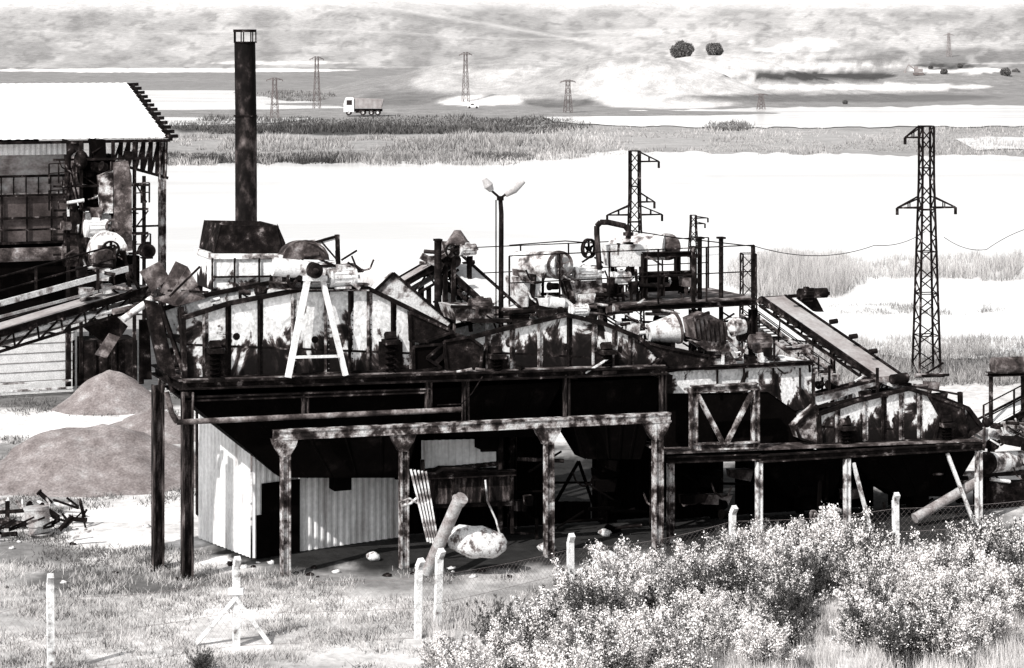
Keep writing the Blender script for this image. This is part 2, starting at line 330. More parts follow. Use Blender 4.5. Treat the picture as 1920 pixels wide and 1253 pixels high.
SV=[shrub_mesh(i,1.0,1.5,fl,dk_) for i,(fl,dk_) in enumerate([(110,.06),(150,.09),(75,.04),(170,.14),(16,.04),(0,.04),(130,.18)])]
def shrub(px,py,s,v,sz=1):
    d=H*FP/(py-90); x=(px-960)*d/FP; z=gz(x,d)-.03
    lab={4:'dark broom shrub with few blossoms on dry grass',5:'dark wispy broom shrub without blossoms'}.get(v,'broom shrub covered in white blossom on dry grass')
    e=T('broom_shrub',lab,'shrub',(x,d,z),'broom shrubs beside the fence')
    e.rotation_euler=(0,0,random.uniform(0,6.28)); e.scale=(s,s,s*sz)
    for nm,mm in zip(('branches','foliage','blossom'),SV[v]):
        if mm is not None: o=bpy.data.objects.new(nm,mm); o.parent=e; col.objects.link(o)
tops=[(800,1190),(850,1185),(1000,1100),(1100,1050),(1250,1035),(1320,1000),(1440,965),(1560,968),(1640,1000),(1780,1000),(1850,975),(1960,950)]
def topy(x): return float(np.interp(x,[a for a,_ in tops],[b for _,b in tops]))
x=1080
while x<1990:
    ty=topy(x); py=ty+118+random.uniform(-10,14); s=random.uniform(.85,1.15); shrub(x,py,s,random.choice([0,1,2,3,6,1]),1.08); x+=random.uniform(45,72)
for row in range(3):
    x=870+row*10
    while x<1990:
        py=max(topy(x)+150,1120)+row*50+random.uniform(-16,16)
        if py<1345 and random.random()>(.04,.12,.35)[row] and not(x<1080 and row==1 and random.random()<.4): shrub(x,py,random.uniform(.6,1.0),random.choice([0,1,2,3,4,6,3]))
        x+=random.uniform(55,92)
for px,py,s,v in [(940,1230,.85,5),(1120,1215,.95,5),(1090,1240,.8,4),(1520,1130,.9,5),(1640,1215,.95,5),(1860,1130,.8,5),(850,1290,.7,2),(830,1262,.55,3),(1760,1240,.8,3),(1430,1260,.8,3),(1250,1270,.7,6),(380,1262,.4,5),(1340,1120,.8,5),(1480,1190,.9,5),(1240,1180,.7,4)]: shrub(px,py,s,v)
P,px,py=scatterpx(420,800,1980,1150,1320)
C=np.repeat(P,60,0); C[:,:2]+=rng.normal(0,.16,(len(C),2)); blades('tall_grass',C,rng.uniform(.2,.6,len(C)),np.full(len(C),.014),rng.uniform(.5,.95,len(C)),.35)
# ---------------------------------------------------------------- fence
fb=G(443,1210); fe=T('wire_fence','concrete post fence with sagging diamond wire netting','fence',fb)
FPs=[(-150,1300,1.75),(95,1262,2.1),(443,1210,1.95),(783,1196,1.75),(1070,1112,1.4),(1373,1062,1.5),(1680,1040,1.6),(1960,1020,1.6)]
tp=[]
for px,py,h in FPs:
    p=G(px,py); p.z=gz(p.x,p.y)-.05; m=M(); le=random.uniform(-.05,.06); q=p+V((le,0,h)); w=.15
    m.beam(p,q,w,w); m.beam(q,q+V((.05+le,-.12,.20)),w*.95,w*.95); part(fe,'post',m,CONC); tp.append((p,h))
    if px==443:
        for sx,t in((-75,.62),(62,.62)):
            m=M(); m.beam(G(443+sx,1207),p+V((0,-.1,h*t)),.10,.10); part(fe,'brace',m,CONC)
        m=M(); m.box(p+V((0,-.04,h*.70)),.36,.25,.12,0); part(fe,'post_collar',m,CONC)
m=M(); p=G(820,1172); m.beam(p,p+V((.05,0,1.65)),.16,.16); m.beam(p+V((.05,0,1.65)),p+V((.12,-.1,1.85)),.15,.15); part(fe,'post',m,CONC)
WIRE=mat('rusty_wire',[(.3,.12),(.7,.3)],5,bump=0)
m=M()
for (a,h1),(b,h2) in zip(tp,tp[1:]):
    n=int((b-a).length/.16)
    def pt(u,v):
        u=min(max(u,0),1); sag=.10*math.sin(u*math.pi)*v*(1+.5*math.sin(a.x)); return a.lerp(b,u)+V((0,0,.06+v*(h1*.82*(1-u)+h2*.82*u)-sag))
    for v in (0,.5,1):
        for i in range(8): m.beam(pt(i/8,v),pt((i+1)/8,v),.007)
    for i in range(-8,n+8):
        for sg in(1,-1):
            for j in range(4):
                u0=(i+sg*j*2)/n;u1=(i+sg*(j+1)*2)/n
                if u0<0 or u1<0 or u0>1 or u1>1: continue
                m.beam(pt(u0,j/4),pt(u1,(j+1)/4),.0028 if a.x<1 else .0018)
part(fe,'wire_netting',m,WIRE)
# ---------------------------------------------------------------- generic machinery
def motor(par,c,ax,r,l,mt=MID,name='motor'):
    c=V(c);ax=V(ax).normalized(); m=M(); m.cyl(c-ax*l/2,c+ax*l/2,r*.88,n=20)
    d,x,y=m.frame(c,c+ax)
    for i in range(14):
        t=2*math.pi*i/14; o=(x*math.cos(t)+y*math.sin(t))*r*.93; m.beam(c-ax*l*.36+o,c+ax*l*.36+o,.02,.02)
    m.cyl(c-ax*l*.5,c-ax*l*.40,r,n=20); m.cyl(c+ax*l*.40,c+ax*l*.52,r,n=20); m.cyl(c+ax*l*.5,c+ax*l*.7,r*.2,n=10)
    m.beam(c+V((0,0,r))-ax*l*.15,c+V((0,0,r))+ax*l*.15,r*.7,r*.4); m.beam(c-V((0,0,r))-ax*l*.3,c-V((0,0,r))+ax*l*.3,r*1.5,r*.2)
    return part(par,name,m,mt)
def wheel(par,c,ax,r,w,mt=DARK,name='pulley',spokes=5):
    c=V(c);ax=V(ax).normalized(); m=M(); d,x,y=m.frame(c,c+ax); n=24
    for i in range(n):
        t0=2*math.pi*i/n;t1=2*math.pi*(i+1)/n
        vs=[]
        for t in(t0,t1):
            e=x*math.cos(t)+y*math.sin(t)
            vs+=[c+e*r-ax*w/2,c+e*r+ax*w/2,c+e*r*.82+ax*w/2,c+e*r*.82-ax*w/2]
        m.add(vs,[(0,4,5,1),(1,5,6,2),(2,6,7,3),(3,7,4,0)])
    for i in range(spokes):
        t=2*math.pi*i/spokes+.3; m.beam(c,c+(x*math.cos(t)+y*math.sin(t))*r*.86,r*.14,w*.5)
    m.cyl(c-ax*w*.7,c+ax*w*.7,r*.2,n=12); return part(par,name,m,mt)
def spring(m,p,q,r,turns=5,t=.025):
    p=V(p);q=V(q); n=turns*10; pts=[p.lerp(q,i/n)+V((math.cos(i*.6283)*r,math.sin(i*.6283)*r,0)) for i in range(n+1)]; m.tube(pts,t,5)
def railing(par,pts,h=1.05,post=.05,per=1.3,mt=DARK,name='railing'):
    m=M()
    for a,b in zip(pts,pts[1:]):
        a=V(a);b=V(b); n=max(1,round((b-a).length/per))
        for i in range(n+1):
            p=a.lerp(b,i/n); m.beam(p,p+V((0,0,h)),post)
        for t in(1,.52): m.cyl(a+V((0,0,h*t)),b+V((0,0,h*t)),post*.45,n=6)
    return part(par,name,m,mt)
def pipework(par,seed,x0,x1,y0,y1,n,off0,off1,smax=45,mts=(DARK,RUST,LIGHT,MID)):
    r=random.Random(seed)
    for i in range(min(int(n*.75),95)):
        mt=mts[r.choice([0,0,0,0,1,2,3])%len(mts)]; m=M(); px=r.uniform(x0,x1);py=r.uniform(y0,y1);o=r.uniform(off0,off1); k=r.random(); s=r.uniform(16,smax*1.15)
        if k<.25: nm='pipe'; m.cyl(L(px,py,o),L(px+s,py+r.uniform(-6,6),o),r.uniform(.03,.07),n=8)
        elif k<.45: nm='post'; m.beam(L(px,py,o),L(px+r.uniform(-3,3),min(py+s,y1+10),o),r.uniform(.05,.1))
        elif k<.6: nm='brace'; m.beam(L(px,py,o),L(px+s*.8,py+r.choice([-1,1])*s*.5,o),.05)
        elif k<.82: nm='bracket_plate'; m.prism([L(px,py,o),L(px+s*.7,py+r.uniform(-4,3),o),L(px+s*.6,py+r.uniform(12,24),o),L(px+2,py+r.uniform(12,20),o)],NB*.3)
        elif k<.93: nm='drum_fitting'; a=L(px,py,o);b=L(px+s*.35,py+r.uniform(-3,3),o+.1); R_=r.uniform(.09,.17); m.cyl(a,b,R_,n=14); m.cyl(a,a.lerp(b,.15),R_*1.25,n=14)
        else:
            nm='hose'; a=L(px,py,o); m.tube([a,a+V((.1,0,-.25)),a+V((.3,0,-.4)),a+V((.5,0,-.35)),a+V((.6,0,-.1))],.03,6)
        part(par,nm,m,mt)
def conveyor(a,b,w,label,depth=.35,rail=None,legs=[],beltmt=BELT,frmt=DARK,name='belt_conveyor',sidemt=None):
    a=V(a);b=V(b); d=(b-a).normalized(); s=d.cross(V((0,0,1))).normalized(); u=s.cross(d); base=V((a.x,a.y,0)); e=T(name,label,'conveyor',base)
    m=M(); m.plate(a-s*w/2,b-s*w/2,b+s*w/2,a+s*w/2,.04) ; m.beam(a-u*depth*.8,b-u*depth*.8,w*.9,.02); part(e,'belt',m,beltmt)
    m=M()
    for sg in(-1,1):
        o=s*sg*(w/2+.06); m.ib(a+o-u*.05,b+o-u*.05,.09,.18,.02)
    part(e,'side_channel',m,sidemt or frmt); m=M()
    for sg in(-1,1):
        o=s*sg*(w/2+.06); m.beam(a+o-u*depth,b+o-u*depth,.07,.07)
        n=int((b-a).length/.7)
        for i in range(n):
            p=a.lerp(b,i/n)+o;q=a.lerp(b,(i+1)/n)+o; m.beam(p-u*.1,p-u*depth,.05); m.beam(p-u*depth,q-u*.1,.045)
    for i in range(int((b-a).length/1.4)+1):
        p=a+d*i*1.4; m.beam(p-s*(w/2+.06)-u*depth,p+s*(w/2+.06)-u*depth,.05)
    part(e,'truss_frame',m,frmt)
    for c in(a,b):
        m=M(); m.cyl(c-s*(w/2+.1)-u*depth*.4,c+s*(w/2+.1)-u*depth*.4,depth*.42,n=18); m.cyl(c-s*(w/2+.2)-u*depth*.4,c+s*(w/2+.2)-u*depth*.4,.06,n=10); part(e,'end_pulley',m,MID)
    n=int((b-a).length/1.0)
    for i in range(1,n):
        m=M(); p=a+d*i; m.cyl(p-s*(w/2+.18)-u*.14,p+s*(w/2+.18)-u*.14,.05,n=10); part(e,'idler_roller',m,DARK)
    if rail is not None:
        o=s*rail*(w/2+.12); railing(e,[a+o,b+o],.9,.05,1.2)
    for t in legs:
        p=a.lerp(b,t)-u*depth; m=M()
        for sg in(-1,1): m.beam(p+s*sg*w*.5,V((p.x+s.x*sg*w*.7,p.y+s.y*sg*w*.7,0)),.12)
        m.beam(p-s*w*.5-V((0,0,1)),p+s*w*.5-V((0,0,1)),.08); part(e,'support_leg',m,frmt)
    return e
# ---------------------------------------------------------------- screening platform
pf=T('screening_platform','rusty black steel platform on tall columns carrying vibrating screens','industrial platform',G(351,1085))
def colm(par,px,pyb,pyt,off=0,w=.3,mt=DARK,name='column'):
    d=dF(px)+off; m=M(); a=W(px,pyb,d); a.z=-.05; b=W(px,pyt,d); m.ib(a,b,w,w*.85,.035); m.beam(a,a+V((0,0,.05)),w*1.6,w*1.6); return part(par,name,m,mt)
colm(pf,351,1085,735,0,.33,COLM); colm(pf,296,1060,722,1.5,.34,COLM)
m=M(); m.ib(L(345,722),L(1248,694),.28,.24,.05); part(pf,'edge_beam',m,DARK)
m=M(); m.ib(L(345,748),L(806,732),.2,.14,.04); part(pf,'edge_beam',m,DARK)
m=M(); m.ib(L(345,722,.0),L(345,722,0)+NB*3.2,.28,.28,.05); part(pf,'end_beam',m,DARK)
m=M(); A=L(345,715);B=L(1248,688); m.prism([A,B,B+NB*3.2,A+NB*3.2],(0,0,.05)); part(pf,'deck_plate',m,MID)
for px,y0,y1 in((572,736,780),(803,712,770),(873,712,790),(1062,702,782),(1243,696,785)):
    m=M(); m.ib(L(px,y0,.0),L(px,y1,.0),.2,.16,.04); part(pf,'short_post',m,COLM)
m=M(); pts=[L(312,735,-.1),L(322,775,-.2),L(332,792,-.2),L(865,768,-.25)]; m.tube(pts,.075,12); part(pf,'water_pipe',m,MID,'long horizontal steel pipe with bent end')
for off in(1.6,3.2):
    m=M(); m.ib(L(345,722,0)+NB*off,L(1248,694,0)+NB*off,.2,.26,.04); part(pf,'joist',m,BLACK)
for px in(560,900,1230):
    a=L(px,720)+NB*3.1; m=M(); m.ib(V((a.x,a.y,-.05)),a,.3,.3,.04); part(pf,'column',m,BLACK)
pipework(pf,11,850,1240,690,706,12,-.15,.1,60)
pipework(pf,12,960,1230,850,1000,34,.6,3.0,80,(BLACK,DARK,BLACK,COLM)); pipework(pf,13,740,960,820,1000,14,.8,2.6,60,(BLACK,COLM,DARK,MID))
def hopper(label,tl,tr,bl,br,yt0,yt1,yb,off=.35,dep=2.6,mt=BLACK,fl=.6):  # black shells also fill the shaded bays below the decks
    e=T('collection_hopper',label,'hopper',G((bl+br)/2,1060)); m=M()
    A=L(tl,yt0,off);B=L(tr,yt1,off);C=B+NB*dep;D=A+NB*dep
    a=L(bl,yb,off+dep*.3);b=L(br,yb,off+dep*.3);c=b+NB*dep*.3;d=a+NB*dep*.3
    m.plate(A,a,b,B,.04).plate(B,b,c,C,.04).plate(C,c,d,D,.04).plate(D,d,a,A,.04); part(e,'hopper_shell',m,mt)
    m=M()
    for t in(.2,.4,.6,.8): m.beam(A.lerp(B,t)-NB*.03,a.lerp(b,t)-NB*.03,.06)
    m.beam(A,B,.12,.12); part(e,'stiffening_rib',m,mt)
    m=M(); mid=(a+c)/2; m.beam(mid+V((0,0,.1)),mid-V((0,0,.4)),.5,.5); part(e,'discharge_spout',m,BLACK)
hopper('black sloping steel hopper under the screen deck',352,800,530,760,748,735,895)
hopper('black sloping steel hopper under the screen deck',806,1050,840,1000,733,720,818)
hopper('black sloping steel hopper under the screen deck',1052,1245,1100,1200,722,712,860)
bw=T('shade_backing_wall','added shade-black sheet steel wall behind the columns','wall',G(1000,1000))  # backing wall added so the bays behind the columns stay black
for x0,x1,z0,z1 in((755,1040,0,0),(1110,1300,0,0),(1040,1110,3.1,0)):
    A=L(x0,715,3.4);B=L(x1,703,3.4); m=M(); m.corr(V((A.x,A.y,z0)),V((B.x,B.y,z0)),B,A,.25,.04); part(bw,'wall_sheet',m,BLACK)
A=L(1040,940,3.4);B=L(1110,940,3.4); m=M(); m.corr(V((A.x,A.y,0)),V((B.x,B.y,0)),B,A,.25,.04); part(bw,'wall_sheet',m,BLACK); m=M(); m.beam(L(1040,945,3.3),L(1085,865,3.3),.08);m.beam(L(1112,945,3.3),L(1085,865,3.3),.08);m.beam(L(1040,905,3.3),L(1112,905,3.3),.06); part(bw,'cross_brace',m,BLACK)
cf=T('loading_frame','rust-stained steel portal frame with haunched columns','steel frame',G(535,1065))
m=M()
def cb(px): return 816+(782-816)*(px-512)/(1256-512)
m.ib(L(512,cb(512),-.6),L(1256,cb(1256),-.6),.26,.26,.05); m.beam(L(512,cb(512),-.64),L(1256,cb(1256),-.64),.1,.16); part(cf,'top_beam',m,RUST)
for px,yb,w in((535,1067,.24),(757,1052,.23),(1029,1040,.24),(1233,1022,.26)):
    y=cb(px)+10; m=M(); a=L(px,yb,-.6);a.z=-.05; top=L(px,y,-.6); m.ib(a,top,w,w,.04); m.beam(a,top,w*.45,w*.5)
    m.prism([L(px-24,y,-.72),L(px+24,y,-.72),L(px+20,y+12,-.72),L(px+8,y+32,-.72),L(px-8,y+32,-.72),L(px-20,y+12,-.72)],NB*.24); part(cf,'column',m,RUST)
def screen(label,out,off,thick,ribs,springs,mt,bottomdark=True):
    cx=(out[0][0]+out[-2][0])/2; e=T('vibrating_screen',label,'vibrating screen',L(cx,out[-1][1],off))
    pts=[L(x,y,off) for x,y in out]
    for k,nm in((0,'side_plate'),(thick,'side_plate')):
        m=M(); m.prism([p+NB*k for p in pts],NB*.04); part(e,nm,m,mt)
    m=M()
    n=len(pts)
    for i in range(n):
        a,b=pts[i],pts[(i+1)%n]; m.beam(a-NB*.06,b-NB*.06,.16,.12); m.beam(a+NB*thick,b+NB*thick,.12,.12)
    part(e,'edge_flange',m,DARK)
    topl=[o for o in out[:-2]] 
    for x in ribs:
        m=M(); yt=float(np.interp(x,[o[0] for o in topl],[o[1] for o in topl])); yb=float(np.interp(x,[out[-1][0],out[-2][0]],[out[-1][1],out[-2][1]]))
        m.beam(L(x,yt,off-.06),L(x,yb,off-.06),.05,.06); m.beam(L(x+3,yt,off-.005),L(x+3,yb,off-.005),.02,.16)
        for k in range(int((yb-yt)/9)): m.cyl(L(x+6,yt+5+k*9,off),L(x+6,yt+5+k*9,off-.03),.02,n=6)
        part(e,'stiffening_rib',m,DARK if x%2 else RUST)
    m=M(); a=pts[0].lerp(pts[-1],.45);b=pts[-3].lerp(pts[-2],.5); m.prism([a,b,b+NB*thick,a+NB*thick],(0,0,.06)); part(e,'screen_deck',m,DARK)
    for t in(.2,.5,.8): 
        m=M(); c=a.lerp(b,t)+V((0,0,.3)); m.cyl(c,c+NB*thick,.1,n=10); part(e,'cross_tube',m,DARK)
    for x,y0,y1 in springs:
        m=M(); p=L(x,y1,off-.22);q=L(x,y0,off-.22); spring(m,p,q,.13,5,.028); part(e,'coil_spring',m,BLACK)
        m=M(); m.beam(q+V((0,0,.0)),q+V((0,0,.12)),.42,.42); m.beam(q+V((0,0,.12)),q+V((0,0,.3))+NB*.1,.3,.16); part(e,'spring_bracket',m,DARK)
        m=M(); m.beam(p-V((0,0,.10)),p,.42,.42); part(e,'spring_seat',m,DARK)
        m=M(); m.prism([L(x-22,y0-4,off-.08),L(x+22,y0-4,off-.08),L(x+22,y1,off-.08),L(x-22,y1,off-.08)],NB*.05); part(e,'spring_backplate',m,DARK)
    return e
s1=screen('long vibrating screen with peeling white paint over rust',[(342,596),(430,568),(560,543),(690,541),(770,580),(832,612),(856,640),(800,694),(345,712)],.25,2.2,[382,425,485,548,610,655,690,735,770],[(404,662,708),(733,645,700)],PEEL)
s2=screen('vibrating screen with patchy white paint',[(882,632),(960,612),(1060,590),(1130,606),(1195,632),(1235,668),(1232,690),(884,697)],.25,2.0,[912,958,1010,1065,1112,1150,1180],[(932,672,704),(1138,664,694)],PEEL2)
s3=screen('small vibrating screen with blistered white paint',[(1532,776),(1600,752),(1700,728),(1770,748),(1812,765),(1838,800),(1800,824),(1535,834)],.25,1.9,[1568,1620,1655,1688,1722,1760,1790],[(1587,806,842),(1775,800,828)],PEEL3)
def chute(label,pts,off,thick,mt,name='discharge_chute'):
    e=T(name,label,'chute',L(pts[0][0],pts[0][1],off)); m=M(); m.prism([L(x,y,off) for x,y in pts],NB*thick); part(e,'chute_body',m,mt)
    m=M(); P=[L(x,y,off-.03) for x,y in pts]
    for a,b in zip(P,P[1:]+P[:1]): m.beam(a,b,.07,.07)
    part(e,'chute_flange',m,DARK)
chute('dark tapering steel chute joining two screens',[(832,640),(880,632),(905,650),(900,695),(838,694)],.1,1.8,DARK)
chute('dark sloping steel chute below the screen end',[(1180,632),(1240,650),(1330,668),(1330,685),(1245,690),(1232,672)],.4,1.6,DARK)
chute('dark steel chute with a pointed lower end',[(1492,800),(1532,760),(1535,834),(1500,822)],.2,1.6,RUST)
chute('dark folded steel guard beside the screen',[(768,585),(850,622),(800,640),(770,640)],.05,.4,DARK)
chute('dark jagged steel lip below the screen end',[(775,650),(830,645),(800,672),(828,690),(776,697)],.1,.3,BLACK)
chute('dark angular side guard on the small screen',[(1740,740),(1806,764),(1812,822),(1752,824),(1762,780)],.14,.06,DARK)
chute('pale sloping chute falling between the screens',[(700,548),(738,512),(848,606),(836,618)],2.2,.5,LIGHT)
dr=T('screen_drive','pale cylindrical vibrator drive with dark round guard','drive unit',L(580,540,.4))
m=M(); m.cyl(L(512,500,.1),L(592,508,.1),.25,n=22); part(dr,'drive_housing',m,LIGHT)
m=M(); m.cyl(L(592,508,-.35),L(592,508,-.35)+NB*.5,.21,n=22); m.cyl(L(592,508,-.45),L(592,508,-.35),.08,n=12); part(dr,'end_flange',m,DARK)
m=M()
for i in range(14):
    t0=math.pi*(.05+.062*i);t1=math.pi*(.05+.062*(i+1)); c=L(574,488,.5)
    f=lambda t:c+V((math.cos(t)*.62,0,math.sin(t)*.5)); m.plate(f(t0),f(t1),f(t1)+NB*.6,f(t0)+NB*.6,.03)
m.prism([L(536,486,.5)]+[L(574+44*math.cos(math.pi-i*math.pi/10),488-38*math.sin(i*math.pi/10),.5) for i in range(11)],NB*.04)
part(dr,'belt_guard',m,MID)
motor(dr,L(640,520,.2),AL,.27,.75,LIGHT); wheel(dr,L(560,520,.0),NB,.35,.15,DARK)
m=M(); m.ib(L(505,535,.2),L(690,538,.2),.3,.2,.03); m.beam(L(520,515,.2),L(520,535,.2),.2,.2); m.beam(L(655,528,.2),L(670,540,.2),.5,.1); part(dr,'mounting_beam',m,RUST)
pipework(dr,5,505,660,470,532,24,.1,1.2,40); pipework(dr,6,350,520,545,585,18,.6,2.2,50)
af=T('lifting_trestle','white painted steel A-frame trestle against the screen','trestle',L(592,708,-.5))
m=M(); m.beam(L(540,708,-.35),L(577,522,-.12),.18,.14); part(af,'leg',m,WHITE)
m=M(); m.beam(L(648,704,-.35),L(604,522,-.12),.16,.12); part(af,'leg',m,WHITE)
m=M(); m.beam(L(549,670,-.36),L(640,668,-.36),.07,.07); part(af,'crossbar',m,WHITE); m=M(); m.beam(L(568,522,-.12),L(612,522,-.12),.2,.14); part(af,'top_bar',m,WHITE)
hb=T('feed_hopper','flared black hopper above a patchy white steel box','hopper',W(460,700,66))
m=M(); d=66
q=lambda x,y,dd=d:W(x,y,dd)
m.prism([q(398,480),q(532,480),q(532,545),q(398,545)],NB*1.8); part(hb,'box_body',m,PEEL)
m=M(); m.prism([q(396,476,65.9),q(536,476,65.9),q(536,486,65.9),q(396,486,65.9)],NB*2); part(hb,'box_rim',m,LIGHT)
m=M()
for x in(398,440,486,530): m.beam(q(x,484,65.9),q(x,545,65.9),.05)
m.beam(q(398,520,65.9),q(532,518,65.9),.06); part(hb,'box_rib',m,DARK)
m=M(); B0=[q(404,475),q(530,475),q(530,475)+NB*1.8,q(404,475)+NB*1.8]; T0=[q(417,422),q(520,424),q(520,424)+NB*2,q(417,422)+NB*2]
for i in range(4): m.plate(B0[i],B0[(i+1)%4],T0[(i+1)%4],T0[i],.04)
m.prism([q(440,424),q(476,424),q(476,480),q(470,480)],NB*.02)
part(hb,'flared_hopper',m,DARK)
for x in(402,530):
    for k in(0,1.8): m=M(); a=q(x,545)+NB*k; m.beam(a,V((a.x,a.y,0)),.18); part(hb,'support_leg',m,DARK)
m=M(); m.prism([q(520,420),q(535,455),q(545,545),q(532,545),q(530,470)],NB*.05); m.beam(q(535,470),q(632,443),.08); m.beam(q(632,440),q(634,500),.12); m.beam(q(535,460),q(632,500),.06);m.beam(q(560,455),q(570,500),.05);m.beam(q(600,450),q(634,490),.05); m.beam(q(540,500),q(634,498),.07); part(hb,'bracket_frame',m,DARK)
m=M(); m.prism([q(600,495),q(634,490),q(690,540),q(560,545)],NB*.5); part(hb,'side_sheet',m,LIGHT); m=M(); m.prism([q(545,455),q(630,445),q(630,470),q(560,478)],NB*.04); part(hb,'upper_sheet',m,LIGHT)
ch=T('chimney','tall sooty steel chimney stack with a ring guard','chimney',W(463,700,75))
d=75; m=M(); R=.37
m.cyl(V((W(463,0,d).x,d,0)),W(461,218,d),R*1.0,R*.98,28); m.cyl(W(461,218.3,d),W(459,80,d),R*.96,R*.95,28); part(ch,'stack_pipe',m,STACK)
for y in(78,216): m=M(); m.cyl(W(460,y,d),W(460,y+2.5,d),R*1.05,n=28); part(ch,'joint_flange',m,DARK)
m=M(); c=W(459,58,d)
for i in range(24):
    f=lambda t:c+V((math.cos(t)*.37,math.sin(t)*.37,0)); m.beam(f(i*.2618),f((i+1)*.2618),.04,.09)
for i in range(7): t=i*.9; c=W(459,80,d)+V((math.cos(t)*.37,math.sin(t)*.37,0)); m.beam(c,c+V((0,0,.4)),.035)
part(ch,'ring_guard',m,DARK)
# ---------------------------------------------------------------- left feed conveyor
lc=conveyor(W(-90,640,57.3),W(262,535,61.5),.9,'long dark inclined belt conveyor with handrail',.5,rail=None,legs=[],beltmt=BELTG)
railing(lc,[W(-90,600,56.8),W(215,512,60.6)],.75,.06,2.6)
m=M(); m.cyl(W(-90,658,57),W(275,567,61),.07,n=10); part(lc,'conduit_pipe',m,LIGHT); m=M(); m.beam(W(-90,594,56.7),W(240,504,60.7),.05,.15); part(lc,'side_rail',m,LIGHT); m=M(); m.beam(W(-90,618,56.6),W(235,533,60.6),.04,.07); part(lc,'side_rail',m,PIPEM)
hd=T('conveyor_head_drive','conveyor head drive with pale hooded pulley and motor','drive unit',W(205,520,61))
m=M()
for i in range(16):
    c=W(205,478,61); f=lambda i:c+V((math.cos(math.pi*i/16)*.5,0,math.sin(math.pi*i/16)*.62)); m.plate(f(i),f(i+1),f(i+1)+NB*.6,f(i)+NB*.6,.02)
m.prism([W(170,478,61)]+[W(205+36*math.cos(math.pi-i*math.pi/8),478-44*math.sin(math.pi*i/8),61) for i in range(9)],NB*.03); part(hd,'pulley_hood',m,LIGHT)
wheel(hd,W(208,468,60.7),NB,.24,.15,DARK); motor(hd,W(192,485,60.9),NB,.3,.8,MID); motor(hd,W(275,470,62),NB,.2,.5,DARK)
m=M()
for x in(180,200,232): m.beam(W(x,470,60.9),W(x+12,545,60.9),.09)
m.beam(W(160,515,60.9),W(250,500,60.9),.12,.12); m.beam(W(225,470,60.9),W(262,545,60.9),.08); part(hd,'drive_frame',m,DARK)
pipework(hd,8,140,290,480,565,30,1.2,2.2,40)
dh=T('discharge_hood','bent dark sheet steel hood spilling to the screen','hood',W(310,560,61))
def dpl(m,pts,d,t=.05): m.prism([W(x,y,d) for x,y in pts],NB*t)
for pts,dd in(([(300,548),(330,490),(352,500),(318,556)],60.6),([(318,556),(352,500),(372,535),(345,560)],60.3),([(262,510),(300,490),(318,520),(285,550)],61),([(285,560),(372,540),(385,560),(330,575)],60.2)):
    m=M(); dpl(m,pts,dd); part(dh,'bent_sheet',m,MID)
m=M(); dpl(m,[(150,610),(215,590),(240,612),(225,635),(190,640)],60.4); part(dh,'scraper_plate',m,DARK); m=M(); dpl(m,[(270,562),(296,568),(330,700),(352,715),(330,716),(300,690)],60.2,.3); dpl(m,[(262,600),(280,600),(285,712),(262,712)],61.3,.1)
m.beam(W(300,570,60),W(352,718,59.7),.1); m.beam(W(278,570,61),W(325,735,60.4),.12); m.beam(W(318,556,60),W(375,500,60),.06); m.beam(W(265,600,61.5),W(265,720,61.5),.12); m.beam(W(340,575,60),W(345,715,59.8),.12); m.beam(W(315,545,60.5),W(390,548,60),.06)
part(dh,'chute_leg',m,DARK)
m=M(); dpl(m,[(205,625),(225,632),(200,672),(178,665)],60); part(dh,'flap_plate',m,MID); m=M(); m.cyl(W(212,585,60),W(262,575,60.5),.08,n=12); part(dh,'idler_bracket',m,MID); m=M(); m.cyl(W(230,600,60),W(285,560,60.5),.10,n=12); part(dh,'idler_bracket',m,LIGHT)
# ---------------------------------------------------------------- left building
O=V((-14.3,92.5,0)) 
def Bq(s,t,z): return V((O.x-.925*s-.38*t,O.y-.38*s+.925*t,z))
lb=T('processing_shed','open-fronted steel shed with white corrugated roof','industrial building',Bq(0,0,0))
EZ=10.47;RZ=12.55
m=M(); m.corr(Bq(24,-.4,EZ-.05),Bq(.0,-.4,EZ-.05),Bq(.0,7,RZ),Bq(24,7,RZ),.35,.018); m.corr(Bq(.0,14.4,EZ-.05),Bq(24,14.4,EZ-.05),Bq(24,7,RZ),Bq(.0,7,RZ),.35,.018); part(lb,'corrugated_roof',m,ROOF)
m=M(); m.beam(Bq(24,-.3,EZ-.18),Bq(-.1,-.3,EZ-.18),.12,.12); m.beam(Bq(-.15,-.4,EZ-.12),Bq(-.15,7,RZ-.08),.1,.16)
for i in range(13): 
    t=-.3+i*.6; z=EZ-.05+(RZ-EZ)*(t+.4)/7.4; m.beam(Bq(.1,t,z),Bq(-.42,t,z+.02),.22,.14)
part(lb,'roof_edge',m,DARK)
m=M(); m.beam(Bq(2.1,0,EZ-1.1),Bq(-.1,0,EZ-1.75),.1,.12)
for i in range(7):
    s=i*.31; m.beam(Bq(s,0,EZ-.2),Bq(s+.05,0,EZ-1.7+s*.3),.13,.16)
    m.beam(Bq(s,0,EZ-.2),Bq(s+.3,0,EZ-1.6+s*.3),.09)
part(lb,'eave_truss',m,DARK)
for s in(.15,23):
    m=M(); m.ib(Bq(s,0,0),Bq(s,0,EZ-.2),.28,.28,.04); m.beam(Bq(s,0,2),Bq(s,0,EZ-1.8),.12,.14); part(lb,'column',m,RUST)
for s in(.15,6,12,20):
    m=M(); m.ib(Bq(s,13.9,0),Bq(s,13.9,EZ-.2),.28,.28,.04); part(lb,'column',m,DARK)
m=M(); m.plate(Bq(3.0,12,0),Bq(24,12,0),Bq(24,12,EZ-.3),Bq(3.0,12,EZ-.3)); part(lb,'back_wall',m,BLACK)
